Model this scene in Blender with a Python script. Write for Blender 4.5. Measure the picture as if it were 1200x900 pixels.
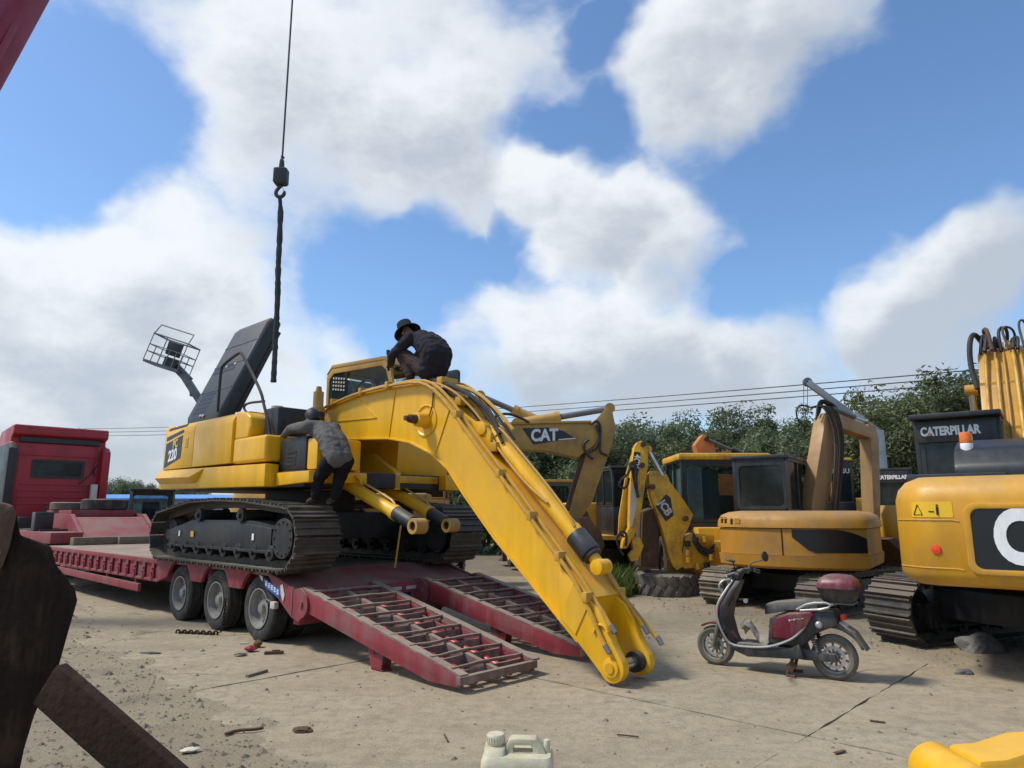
import bpy, bmesh, math, random
import numpy as np
from mathutils import Vector, Matrix, noise
D = bpy.data; S = bpy.context.scene; COL = S.collection
RND = random.Random(11)
rad = math.radians
for o in list(D.objects): D.objects.remove(o)

# ---------------------------------------------------------------- camera
CAM_H = 1.55; PITCH = math.atan(150/820)
cd = D.cameras.new('camera'); cam = D.objects.new('camera', cd); COL.objects.link(cam)
cd.sensor_width = 36; cd.lens = 36*820/1200; cd.clip_end = 3000; cd.clip_start = .05
cam.location = (0, 0, CAM_H); cam.rotation_euler = (math.pi/2 + PITCH, 0, 0)
S.camera = cam
S.render.resolution_x = 1024; S.render.resolution_y = 768
S.view_settings.view_transform = 'Standard'; S.view_settings.look = 'None'
S.view_settings.exposure = 0.2; S.view_settings.gamma = 1
S.view_settings.use_curve_mapping = False
SUN_DIR = Vector((-.76, -.04, 1.08)).normalized()      # towards the sun
SKY_STRENGTH = .1

def pix(u, v):
    x = (u-600)/820; y = (450-v)/820; c, s = math.cos(PITCH), math.sin(PITCH)
    return Vector((x, c - s*y, s + c*y)).normalized()

# ---------------------------------------------------------------- world: Nishita sky with clouds
def make_world():
    w = D.worlds.new('World'); S.world = w; w.use_nodes = True
    nt = w.node_tree; N = nt.nodes; K = nt.links; N.clear()
    out = N.new('ShaderNodeOutputWorld'); bg = N.new('ShaderNodeBackground')
    sky = N.new('ShaderNodeTexSky'); sky.sky_type = 'NISHITA'; sky.sun_disc = False
    sky.sun_elevation = math.asin(SUN_DIR.z)
    sky.sun_rotation = math.atan2(SUN_DIR.x, SUN_DIR.y)
    sky.air_density = 1.0; sky.dust_density = .7; sky.ozone_density = 1.6; sky.altitude = 0
    bg.inputs[1].default_value = SKY_STRENGTH
    # ---- cloud density group (direction in, density out)
    g = D.node_groups.new('cloud_density', 'ShaderNodeTree')
    g.interface.new_socket('Vector', in_out='INPUT', socket_type='NodeSocketVector')
    g.interface.new_socket('Density', in_out='OUTPUT', socket_type='NodeSocketFloat'); g.interface.new_socket('Shade', in_out='OUTPUT', socket_type='NodeSocketFloat')
    GN = g.nodes; GK = g.links
    gi = GN.new('NodeGroupInput'); go = GN.new('NodeGroupOutput')
    def vm(op, a, b=None):
        n = GN.new('ShaderNodeVectorMath'); n.operation = op
        for i, q in enumerate((a, b)):
            if q is None: continue
            if hasattr(q, 'is_output'): GK.new(q, n.inputs[i])
            else: n.inputs[i].default_value = q
        return n
    def mm(op, a, b=None, c=None, clamp=False):
        n = GN.new('ShaderNodeMath'); n.operation = op; n.use_clamp = clamp
        for i, q in enumerate((a, b, c)):
            if q is None: continue
            if hasattr(q, 'is_output'): GK.new(q, n.inputs[i])
            else: n.inputs[i].default_value = q
        return n.outputs[0]
    def noi(vec, sc, det, rough=.55):
        n = GN.new('ShaderNodeTexNoise'); n.inputs['Scale'].default_value = sc
        n.inputs['Detail'].default_value = det; n.inputs['Roughness'].default_value = rough
        GK.new(vec, n.inputs['Vector']); return n
    v = vm('NORMALIZE', gi.outputs[0]).outputs[0]
    # domain warp so that no outline stays round
    wn = noi(v, 4.5, 4); wv = vm('SUBTRACT', wn.outputs['Color'], (.5, .5, .5)).outputs[0]
    wn2 = noi(v, 1.9, 2); wv2 = vm('SUBTRACT', wn2.outputs['Color'], (.5, .5, .5)).outputs[0]
    sc1 = vm('SCALE', wv); sc1.inputs['Scale'].default_value = .16
    sc2 = vm('SCALE', wv2); sc2.inputs['Scale'].default_value = .16
    v2 = vm('ADD', vm('ADD', v, sc1.outputs[0]).outputs[0], sc2.outputs[0]).outputs[0]
    # flatten towards the horizon like a cloud deck seen in perspective
    st = vm('MULTIPLY', v, (1, 1, 1.7)).outputs[0]
    f1 = noi(st, 2.6, 6, .56).outputs['Fac']; f2 = noi(st, 9.0, 6, .62).outputs['Fac']
    dens = mm('ADD', mm('MULTIPLY', mm('SUBTRACT', f1, .5), 1.15), mm('MULTIPLY', mm('SUBTRACT', f2, .5), .95))
    dens = mm('ADD', dens, -.07); shade = mm('ADD', mm('MULTIPLY', mm('SUBTRACT', f2, .5), 1.1), mm('MULTIPLY', mm('ADD', vm('DOT_PRODUCT', v, (1.0, 0, -.8)).outputs['Value'], .35, clamp=True), .55))
    SV = Vector((-.45, .0, .9)).normalized(); vs = vm('DOT_PRODUCT', v2, tuple(SV)).outputs['Value']
    blobs = [  # px centre, radius px, weight: where the cumulus stand round the yard
        (430, 110, 190, .55), (545, 200, 100, .48), (300, 70, 120, .40), (620, 90, 75, .32), (100, 330, 140, .55), (240, 310, 130, .50),
        (0, 440, 190, .50), (210, 470, 190, .42), (880, 60, 150, .80), (800, 40, 90, .40), (690, 250, 78, .72), (775, 275, 66, .60),
        (640, 225, 45, .35), (700, 400, 105, .75), (800, 400, 95, .60), (590, 425, 75, .45), (880, 440, 80, .35), (1045, 362, 75, .80), (1180, 325, 78, .80),
        (1120, 400, 110, .55), (960, 470, 130, .25), (395, 405, 36, .42), (40, 560, 160, .30),
        (90, 130, 130, -.75), (215, 190, 50, -.25), (1000, 215, 120, -.95), (1140, 110, 120, -.95), (605, 170, 34, -.4), (618, 285, 32, -.6), (600, 335, 36, -.6), (690, 328, 40, -.6), (770, 338, 42, -.6), (845, 325, 50, -.5), (655, 160, 36, -.35), (640, 300, 24, -.35), (700, 60, 45, -.75), (715, 165, 52, -.6),
        (440, 345, 75, -.65), (520, 345, 70, -.6), (480, 420, 45, -.3), (905, 320, 62, -.6), (1130, 215, 60, -.5), (645, 335, 38, -.45), (40, 215, 70, -.35), (960, 110, 50, -.3), (860, 200, 60, -.35)]
    rs = random.Random(5)
    for _ in range(16):                                  # the same broken cloud all round and overhead
        a = rs.uniform(0, 2*math.pi); e = rs.uniform(.05, 1.5)
        d = Vector((math.cos(a)*math.cos(e), math.sin(a)*math.cos(e), math.sin(e)))
        blobs.append((d, None, rs.uniform(.12, .3), rs.choice((.6, .5, .65, -.5, -.6))))
    for b in blobs:
        if b[1] is None:
            d = b[0]; r = b[2]
            if d.y > .6 and abs(d.x) < .62 and d.z < .75: continue
        else:
            d = pix(b[0], b[1]); r = b[2]/820*d.y
        dist = vm('DISTANCE', v2, tuple(d)).outputs['Value']
        q = mm('DIVIDE', dist, r*1.25)
        q = mm('SUBTRACT', 1, mm('MULTIPLY', q, q), clamp=True)
        dens = mm('MULTIPLY_ADD', q, b[3], dens)
        if b[3] > 0:
            t = mm('MULTIPLY_ADD', vs, -.55/r, .55*d.dot(SV)/r+.22)
            shade = mm('MULTIPLY_ADD', mm('MULTIPLY', q, t), b[3]*1.9, shade)
    GK.new(dens, go.inputs[0]); GK.new(shade, go.inputs[1])
    # ---- use it
    tc = N.new('ShaderNodeTexCoord')
    def grp(vec):
        n = N.new('ShaderNodeGroup'); n.node_tree = g; K.new(vec, n.inputs[0]); return n.outputs
    d0, shd = grp(tc.outputs['Generated'])
    def mr(x, a, b, c, d, smooth=True):
        n = N.new('ShaderNodeMapRange'); n.interpolation_type = 'SMOOTHSTEP' if smooth else 'LINEAR'
        K.new(x, n.inputs['Value'])
        for i, q in zip(('From Min', 'From Max', 'To Min', 'To Max'), (a, b, c, d)): n.inputs[i].default_value = q
        return n.outputs['Result']
    cover = mr(d0, -.26, .56, 0, 1)
    def wm(op, a, b):
        n = N.new('ShaderNodeMath'); n.operation = op
        for i, q in enumerate((a, b)):
            if hasattr(q, 'is_output'): K.new(q, n.inputs[i])
            else: n.inputs[i].default_value = q
        return n.outputs[0]
    lit = mr(shd, -.05, .80, 1, 0)
    cc = N.new('ShaderNodeMix'); cc.data_type = 'RGBA'
    K.new(lit, cc.inputs['Factor'])
    cc.inputs['A'].default_value = (4.6, 5.1, 5.7, 1); cc.inputs['B'].default_value = (8.2, 8.5, 8.6, 1)
    # thin humid air: blue sky lifted a little
    sm = N.new('ShaderNodeMix'); sm.data_type = 'RGBA'; sm.blend_type = 'MULTIPLY'; sm.inputs['Factor'].default_value = 1
    K.new(sky.outputs[0], sm.inputs['A']); sm.inputs['B'].default_value = (1.15, 1.40, 1.60, 1)
    mx = N.new('ShaderNodeMix'); mx.data_type = 'RGBA'
    K.new(wm('MULTIPLY', cover, .93), mx.inputs['Factor']); K.new(sm.outputs['Result'], mx.inputs['A']); K.new(cc.outputs['Result'], mx.inputs['B'])
    K.new(mx.outputs['Result'], bg.inputs[0]); K.new(bg.outputs[0], out.inputs[0])
make_world()
S.world.cycles.sampling_method = 'MANUAL'; S.world.cycles.sample_map_resolution = 512
sl = D.lights.new('sun', 'SUN'); sl.energy = 3.3; sl.angle = rad(9.0); sl.color = (1, .95, .86)
so = D.objects.new('sun', sl); COL.objects.link(so)
so.rotation_euler = SUN_DIR.to_track_quat('Z', 'Y').to_euler(); so.location = SUN_DIR*60

# ---------------------------------------------------------------- materials
MATS = {}
def _n(nt, t, **kw):
    n = nt.nodes.new(t)
    for k, q in kw.items():
        if k in n.inputs: n.inputs[k].default_value = q
        else: setattr(n, k, q)
    return n
def paint(name, col, rough=.45, dirt=(.17, .13, .09), amt=.35, scale=2.2, metal=0., dust=.0, bump=.15, spec=.5, chip=None, bscale=60, var=.12):
    """painted / raw surface: blotchy dirt, streaks, dust settled on tops, fine relief"""
    m = D.materials.new(name); m.use_nodes = True; nt = m.node_tree; K = nt.links
    b = nt.nodes['Principled BSDF']; b.inputs['Metallic'].default_value = metal
    if 'Specular IOR Level' in b.inputs: b.inputs['Specular IOR Level'].default_value = spec
    tc = _n(nt, 'ShaderNodeTexCoord'); oi = _n(nt, 'ShaderNodeObjectInfo')
    ofs = _n(nt, 'ShaderNodeVectorMath', operation='MULTIPLY_ADD'); K.new(oi.outputs['Random'], ofs.inputs[0])
    ofs.inputs[1].default_value = (7, 5, 9); K.new(tc.outputs['Object'], ofs.inputs[2])
    vec = ofs.outputs[0]
    n1 = _n(nt, 'ShaderNodeTexNoise', Scale=scale, Detail=8, Roughness=.62); K.new(vec, n1.inputs['Vector'])
    mp = _n(nt, 'ShaderNodeMapping'); mp.inputs['Scale'].default_value = (scale*4, scale*4, scale*.5); K.new(vec, mp.inputs[0])
    n2 = _n(nt, 'ShaderNodeTexNoise', Scale=1, Detail=4, Roughness=.6); K.new(mp.outputs[0], n2.inputs['Vector'])
    def rng(x, a, c, lo, hi):
        r = _n(nt, 'ShaderNodeMapRange', interpolation_type='SMOOTHSTEP'); K.new(x, r.inputs[0])
        for i, q in enumerate((a, c, lo, hi)): r.inputs[i+1].default_value = q
        return r.outputs[0]
    def mt(op, a, c=None):
        q = _n(nt, 'ShaderNodeMath', operation=op)
        for i, z in enumerate((a, c)):
            if z is None: continue
            if hasattr(z, 'is_output'): K.new(z, q.inputs[i])
            else: q.inputs[i].default_value = z
        return q.outputs[0]
    def mix(f, a, c):
        q = _n(nt, 'ShaderNodeMix', data_type='RGBA')
        for k, z in (('Factor', f), ('A', a), ('B', c)):
            if hasattr(z, 'is_output'): K.new(z, q.inputs[k])
            else: q.inputs[k].default_value = z if k == 'Factor' else (*z, 1)
        return q.outputs['Result']
    k1 = 1-var; k2 = 1+var
    base = mix(rng(n2.outputs[0], .3, .7, 0, 1), tuple(min(1, c*k1) for c in col), tuple(min(1, c*k2) for c in col))
    f = mt('MULTIPLY', rng(mt('ADD', mt('MULTIPLY', n1.outputs[0], .65), mt('MULTIPLY', n2.outputs[0], .35)), .44, .66, 0, 1), amt)
    cur = mix(f, base, dirt)
    if chip:
        n3 = _n(nt, 'ShaderNodeTexNoise', Scale=scale*7, Detail=6, Roughness=.7); K.new(vec, n3.inputs['Vector'])
        cur = mix(rng(n3.outputs[0], .60, .66, 0, 1), cur, chip)
    rr = mt('ADD', rough-.08, mt('MULTIPLY', n1.outputs[0], .16)); rr = mt('ADD', rr, mt('MULTIPLY', f, .35))
    if dust > 0:
        ge = _n(nt, 'ShaderNodeNewGeometry'); sx = _n(nt, 'ShaderNodeSeparateXYZ'); K.new(ge.outputs['Normal'], sx.inputs[0])
        df = mt('MULTIPLY', mt('MULTIPLY', rng(sx.outputs[2], .25, .95, 0, 1), rng(n1.outputs[0], .28, .6, .35, 1)), dust)
        cur = mix(df, cur, (.30, .25, .185)); rr = mt('ADD', rr, mt('MULTIPLY', df, .4))
    K.new(cur, b.inputs['Base Color']); K.new(mt('MINIMUM', rr, .97), b.inputs['Roughness'])
    if bump > 0:
        nb = _n(nt, 'ShaderNodeTexNoise', Scale=bscale, Detail=3); K.new(vec, nb.inputs['Vector'])
        hb = mt('ADD', mt('MULTIPLY', nb.outputs[0], .35), mt('MULTIPLY', n1.outputs[0], .65))
        bp = _n(nt, 'ShaderNodeBump', Strength=bump, Distance=.02); K.new(hb, bp.inputs['Height']); K.new(bp.outputs[0], b.inputs['Normal'])
    MATS[name] = m; return m
def plain(name, col, rough=.5, metal=0., emit=0):
    m = D.materials.new(name); m.use_nodes = True; nt = m.node_tree; b = nt.nodes['Principled BSDF']
    n1 = _n(nt, 'ShaderNodeTexNoise', Scale=14, Detail=4); cr = _n(nt, 'ShaderNodeMix', data_type='RGBA')
    nt.links.new(n1.outputs[0], cr.inputs['Factor'])
    cr.inputs['A'].default_value = (*[c*.8 for c in col], 1); cr.inputs['B'].default_value = (*[min(1, c*1.15) for c in col], 1)
    nt.links.new(cr.outputs['Result'], b.inputs['Base Color'])
    b.inputs['Roughness'].default_value = rough; b.inputs['Metallic'].default_value = metal
    MATS[name] = m; return m
def glass(name, tint=(.6, .7, .7), clear=.6, rough=.05):
    m = D.materials.new(name); m.use_nodes = True; nt = m.node_tree; nt.nodes.clear(); K = nt.links
    o = _n(nt, 'ShaderNodeOutputMaterial'); mx = _n(nt, 'ShaderNodeMixShader'); t = _n(nt, 'ShaderNodeBsdfTransparent')
    g = _n(nt, 'ShaderNodeBsdfPrincipled'); g.inputs['Base Color'].default_value = (.03, .04, .04, 1); g.inputs['Roughness'].default_value = rough
    t.inputs[0].default_value = (*tint, 1)
    nn = _n(nt, 'ShaderNodeTexNoise', Scale=5, Detail=5); r = _n(nt, 'ShaderNodeMapRange'); K.new(nn.outputs[0], r.inputs[0])
    for i, q in enumerate((.3, .75, 1-clear-.1, 1-clear+.15)): r.inputs[i+1].default_value = q
    K.new(r.outputs[0], mx.inputs[0]); K.new(t.outputs[0], mx.inputs[1]); K.new(g.outputs[0], mx.inputs[2]); K.new(mx.outputs[0], o.inputs[0])
    MATS[name] = m; return m
Y1 = paint('komatsu_yellow', (.80, .415, .005), .32, (.50, .30, .06), .45, 1.4, dust=.12, bump=.05, spec=.5)
Y2 = paint('ochre_yellow', (.60, .295, .014), .38, (.25, .15, .06), .5, 1.6, dust=.25, bump=.08)
Y3 = paint('tan_yellow', (.50, .235, .026), .5, (.20, .13, .07), .6, 1.8, dust=.3, bump=.1)
Y4 = paint('worn_yellow', (.74, .385, .012), .5, (.22, .13, .06), .75, 3.2, dust=.25, bump=.2, chip=(.12, .07, .04))
Y5 = paint('faded_yellow', (.47, .275, .06), .55, (.2, .14, .08), .7, 2, dust=.3, bump=.12)
OR = paint('orange_paint', (.55, .16, .02), .5, (.2, .1, .05), .5, 2.5, bump=.1)
RD = paint('trailer_red', (.25, .026, .038), .6, (.17, .11, .095), .8, 2.2, dust=.42, bump=.2, chip=(.10, .05, .04))
RD2 = paint('truck_red', (.37, .015, .026), .35, (.12, .03, .03), .4, 1.2, dust=.15, bump=.05)
DECK = paint('deck_plate', (.17, .10, .085), .75, (.30, .24, .18), .8, 2.5, dust=.75, bump=.5)
BK = paint('black_steel', (.014, .014, .016), .5, (.07, .06, .045), .45, 3, dust=.3, bump=.2)
BLKH = paint('hood_black', (.016, .018, .022), .4, (.04, .04, .04), .3, 2.5, bump=.08)
BR = paint('brown_boom', (.36, .205, .075), .55, (.2, .13, .07), .6, 2, dust=.2, bump=.12)
BKP = paint('black_plastic', (.02, .021, .023), .42, (.06, .055, .05), .4, 2.5, dust=.2, bump=.1)
HOODM = paint('hood_charcoal', (.026, .030, .034), .55, (.06, .06, .06), .4, 2.5, dust=.15, bump=.1)
TRK = paint('track_steel', (.065, .058, .05), .55, (.15, .115, .08), .7, 4, metal=.35, dust=.4, bump=.4)
TRK2 = paint('dusty_track_steel', (.10, .085, .065), .7, (.23, .18, .12), .85, 4, dust=.7, bump=.5)
RUST = paint('dark_rust', (.022, .014, .010), .92, (.06, .036, .022), .8, 6, spec=.12, bump=.9, bscale=25)
RUST2 = paint('brown_rust', (.085, .045, .024), .85, (.16, .10, .06), .7, 5, bump=.7, bscale=30)
RUB = paint('tyre_rubber', (.022, .021, .020), .8, (.12, .10, .075), .7, 4, dust=.25, bump=.4)
RUB2 = paint('dusty_tyre_rubber', (.12, .107, .088), .9, (.17, .145, .11), .8, 5, dust=.5, bump=.5)
RIM = paint('rim_steel', (.31, .30, .28), .5, (.17, .13, .10), .6, 6, metal=.5, bump=.2)
CHR = paint('chrome_rod', (.55, .56, .57), .22, (.25, .22, .18), .3, 5, metal=.9, bump=.02)
GREY = paint('grey_steel', (.16, .17, .18), .5, (.10, .08, .06), .5, 3, metal=.3, dust=.2)
LGREY = paint('silver_trim', (.46, .46, .45), .42, (.25, .21, .16), .5, 6, metal=.6)
PIPE = paint('pipe_yellow', (.56, .30, .03), .45, (.25, .16, .07), .6, 5, dust=.25)
WHT = plain('white_paint', (.78, .78, .76), .5); NAVY = plain('navy_decal', (.012, .016, .035), .4); BLKD = plain('black_decal', (.012, .012, .013), .35)
BLUE = plain('blue_decal', (.03, .10, .36), .45); REDR = plain('red_reflector', (.75, .05, .015), .3); AMB = plain('amber_lens', (.75, .17, .02), .25)
CREAM = plain('cream_paint', (.6, .56, .45), .5); TEAL = plain('teal_curtain', (.05, .10, .08), .8); PAN = plain('pale_patch', (.55, .5, .44), .6)
LABY = plain('label_yellow', (.80, .48, .02), .4); HOSE = paint('rubber_hose', (.016, .016, .016), .6, (.07, .06, .05), .5, 6)
GLS = glass('cab_glass', (.82, .88, .88), .80); GLD = glass('dark_glass', (.40, .46, .46), .5, .1)
RUST3 = paint('strut_rust', (.034, .021, .014), .9, (.07, .042, .026), .6, 4, spec=.15, bump=.9, bscale=30)
WOOD = paint('weathered_wood', (.20, .16, .11), .9, (.10, .08, .06), .7, 6, dust=.4, bump=.6)

# ---------------------------------------------------------------- mesh builder
class MB:
    def __init__(s): s.v = []; s.f = []; s.M = Matrix()
    def add(s, vs, fs):
        n = len(s.v); s.v += [s.M @ Vector(p) for p in vs]; s.f += [tuple(i+n for i in f) for f in fs]; return s
    def bx(s, x0, x1, y0, y1, z0, z1):
        return s.add([(x, y, z) for z in (z0, z1) for y in (y0, y1) for x in (x0, x1)],
                     [(0, 2, 3, 1), (4, 5, 7, 6), (0, 1, 5, 4), (2, 6, 7, 3), (0, 4, 6, 2), (1, 3, 7, 5)])
    def prism(s, pts, a0, a1, ax='y', inset=None):
        n = len(pts)
        mk = {'y': lambda p, a: (p[0], a, p[1]), 'x': lambda p, a: (a, p[0], p[1]), 'z': lambda p, a: (p[0], p[1], a)}[ax]
        return s.add([mk(p, a0) for p in pts]+[mk(p, a1) for p in (inset or pts)],
                     [tuple(range(n)), tuple(range(2*n-1, n-1, -1))]+[(i, (i+1) % n, n+(i+1) % n, n+i) for i in range(n)])
    def cyl(s, p0, p1, r0, r1=None, n=14):
        r1 = r0 if r1 is None else r1
        p0 = Vector(p0); p1 = Vector(p1); d = (p1-p0).normalized()
        a = d.orthogonal().normalized(); b = d.cross(a)
        rg = lambda p, r: [p+(a*math.cos(2*math.pi*i/n)+b*math.sin(2*math.pi*i/n))*r for i in range(n)]
        return s.add(rg(p0, r0)+rg(p1, r1), [tuple(range(n-1, -1, -1)), tuple(range(n, 2*n))]+[(i, (i+1) % n, n+(i+1) % n, n+i) for i in range(n)])
    def tube(s, pts, r, n=6, closed=False):
        P = [Vector(p) for p in pts]; m = len(P); rings = []; a = None
        for i, p in enumerate(P):
            if closed: t = (P[(i+1) % m]-P[i-1]).normalized()
            else: t = (P[min(i+1, m-1)]-P[max(i-1, 0)]).normalized()
            a = t.orthogonal().normalized() if a is None else (a-t*a.dot(t)).normalized()
            b = t.cross(a); rr = r[i] if isinstance(r, (list, tuple)) else r
            rings.append([p+(a*math.cos(2*math.pi*k/n)+b*math.sin(2*math.pi*k/n))*rr for k in range(n)])
        return s.loft(rings, closed)
    def loft(s, rings, closed=False, caps=True):
        n = len(rings[0]); m = len(rings); vs = [p for r in rings for p in r]; fs = []
        for i in range(m if closed else m-1):
            j = (i+1) % m
            fs += [(i*n+k, i*n+(k+1) % n, j*n+(k+1) % n, j*n+k) for k in range(n)]
        if not closed and caps: fs += [tuple(range(n-1, -1, -1)), tuple(range((m-1)*n, m*n))]
        return s.add(vs, fs)
    def lathe(s, prof, c, ax, n=28):
        c = Vector(c); d = Vector(ax).normalized(); a = d.orthogonal().normalized(); b = d.cross(a)
        rings = [[c+d*h+(a*math.cos(2*math.pi*k/n)+b*math.sin(2*math.pi*k/n))*r for k in range(n)] for r, h in prof]
        return s.loft(rings, closed=True)
    def beam(s, p0, p1, w, h, up=(0, 0, 1)):
        p0 = Vector(p0); p1 = Vector(p1); d = (p1-p0).normalized(); u = Vector(up); sd = d.cross(u).normalized(); u = sd.cross(d)
        q = [sd*w/2+u*h/2, -sd*w/2+u*h/2, -sd*w/2-u*h/2, sd*w/2-u*h/2]
        return s.loft([[p0+k for k in q], [p1+k for k in q]])
    def build(s, name, mat, parent=None, bev=0., sm=38, seg=2):
        bm = bmesh.new(); vv = [bm.verts.new(p) for p in s.v]
        for f in s.f:
            try: bm.faces.new([vv[i] for i in f])
            except ValueError: pass
        bmesh.ops.recalc_face_normals(bm, faces=bm.faces[:])
        if bev > 0:
            ed = [e for e in bm.edges if len(e.link_faces) == 2 and e.calc_face_angle(0) > rad(25)]
            bmesh.ops.bevel(bm, geom=ed, offset=bev, segments=seg, profile=.6, affect='EDGES', clamp_overlap=True)
        me = D.meshes.new(name); bm.to_mesh(me); bm.free()
        if sm: me.shade_smooth(); me.set_sharp_from_angle(angle=rad(sm))
        me.materials.append(mat); o = D.objects.new(name, me); COL.objects.link(o)
        if parent: o.parent = parent
        return o
def tag(o, label, cat, group=None):
    o['label'] = label; o['category'] = cat
    if group: o['group'] = group
    return o
def struct(o, kind='structure'): o['kind'] = kind; return o
def thing(name, label, cat, loc=(0, 0, 0), rz=0., group=None):
    o = D.objects.new(name, None); COL.objects.link(o); o.empty_display_size = .2
    o.location = loc; o.rotation_euler = (0, 0, rz); return tag(o, label, cat, group)
def copy_tree(o, parent=None):
    c = o.copy(); COL.objects.link(c); c.parent = parent
    for ch in list(o.children): copy_tree(ch, c)
    return c
def dup(o, parent=None, loc=None):
    c = o.copy(); COL.objects.link(c); c.parent = parent or o.parent
    if loc is not None: c.location = loc
    return c
def text(s, size, mat, parent, loc, xdir, ydir, bold=.02, shear=0., name='lettering', squeeze=1., align='CENTER'):
    cu = D.curves.new('t', 'FONT'); cu.body = s; cu.size = size; cu.extrude = .003; cu.offset = bold*size; cu.shear = shear
    cu.align_x = align; cu.align_y = 'CENTER'; cu.resolution_u = 6
    to = D.objects.new('t', cu); COL.objects.link(to)
    me = D.meshes.new_from_object(to.evaluated_get(bpy.context.evaluated_depsgraph_get())); D.objects.remove(to)
    X = Vector(xdir).normalized(); Yv = Vector(ydir).normalized(); Z = X.cross(Yv)
    M = Matrix((X, Yv, Z)).transposed().to_4x4(); M.translation = Vector(loc)
    me.transform(M @ Matrix.Diagonal((squeeze, 1, 1, 1))); me.materials.clear(); me.materials.append(mat)
    o = D.objects.new(name, me); COL.objects.link(o); o.parent = parent; return o
def quad(name, pts, mat, parent, th=.004):
    """thin plate or sticker through a planar outline, thickened along its normal"""
    P = [Vector(p) for p in pts]; n = (P[1]-P[0]).cross(P[2]-P[0]).normalized()*th
    m = MB(); k = len(P)
    m.add([p-n for p in P]+[p+n for p in P], [tuple(range(k)), tuple(range(2*k-1, k-1, -1))]+[(i, (i+1) % k, k+(i+1) % k, k+i) for i in range(k)])
    return m.build(name, mat, parent, sm=0)
def ram(root, p0, p1, r, split, mat, name='hydraulic_cylinder', rod=CHR, eye=True, ylat=(0, 1, 0), glandm=None):
    p0 = Vector(p0); p1 = Vector(p1); q = p0.lerp(p1, split); d = (p1-p0).normalized(); yl = Vector(ylat)
    m = MB().cyl(p0+d*r, q, r, n=16).cyl(q-d*.1, q+d*.01, r*1.13, n=16).cyl(p0-yl*r*.8, p0+yl*r*.8, r*1.05, n=16)
    b = m.build(name, mat, root, sm=40)
    MB().cyl(q-d*.02, p1, r*.55, n=12).build('rod', rod, b)
    if eye: MB().cyl(p1-yl*r*.9, p1+yl*r*.9, r*.95, n=14).build('rod_eye', mat, b)
    return b
def arc(cx, cy, r, a0, a1, n):
    return [(cx+r*math.cos(rad(a0+(a1-a0)*i/n)), cy+r*math.sin(rad(a0+(a1-a0)*i/n))) for i in range(n+1)]
def rrect(x0, x1, y0, y1, r, n=4):
    return arc(x1-r, y0+r, r, -90, 0, n)+arc(x1-r, y1-r, r, 0, 90, n)+arc(x0+r, y1-r, r, 90, 180, n)+arc(x0+r, y0+r, r, 180, 270, n)
def frame_xz(o, pts_out, pts_in, a0, a1, ax='y'):
    """ring plate between two outlines of equal count"""
    mk = {'y': lambda p, a: (p[0], a, p[1]), 'x': lambda p, a: (a, p[0], p[1])}[ax]
    return o.loft([[mk(p, a0) for p in pts_out], [mk(p, a1) for p in pts_out], [mk(p, a1) for p in pts_in], [mk(p, a0) for p in pts_in]], closed=True)
def smooth_path(P, it=2):
    P = [Vector(p) for p in P]
    for _ in range(it):
        Q = [P[0]]
        for a, b in zip(P, P[1:]): Q += [a*.75+b*.25, a*.25+b*.75]
        P = Q+[P[-1]]
    return P

# ---------------------------------------------------------------- crawler tracks
def track_points(L, h, hump, dz0=0., n=220):
    r = h*.5-.02; a = L/2-r*1.02
    pts = [(-a, 0), (a, 0)] + [(a+r*math.sin(t)*1.0, r-r*math.cos(t)) for t in [math.pi*i/10 for i in range(1, 10)]]
    top = 2*r
    pts += [(a, top), (a*.45, top+hump*.8), (0, top+hump), (-a*.45, top+hump*.85), (-a, top-dz0)]
    rr = (top-dz0)/2
    pts += [(-a-rr*math.sin(t), rr+rr*math.cos(t)) for t in [math.pi*i/10 for i in range(1, 10)]]
    P = [Vector((p[0], 0, p[1])) for p in pts]; m = len(P)
    seg = [(P[(i+1) % m]-P[i]).length for i in range(m)]; tot = sum(seg); res = []; i = 0; acc = 0
    for k in range(n):
        t = tot*k/n
        while acc+seg[i] < t: acc += seg[i]; i += 1
        res.append(P[i].lerp(P[(i+1) % m], (t-acc)/seg[i]))
    return res, tot, r, a
def shoe_mesh(p, w, hgt, mat):
    m = MB(); q = p*.49; g = hgt
    pr = [(-q, 0), (q, 0), (q, g*.95), (q-.018, g*.95), (q-.028, .018), (.014, .018), (.009, g*.8), (-.009, g*.8), (-.014, .018), (-q+.028, .018), (-q+.018, g), (-q, g)]
    m.prism(pr, -w/2, w/2, 'y'); return m
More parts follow.
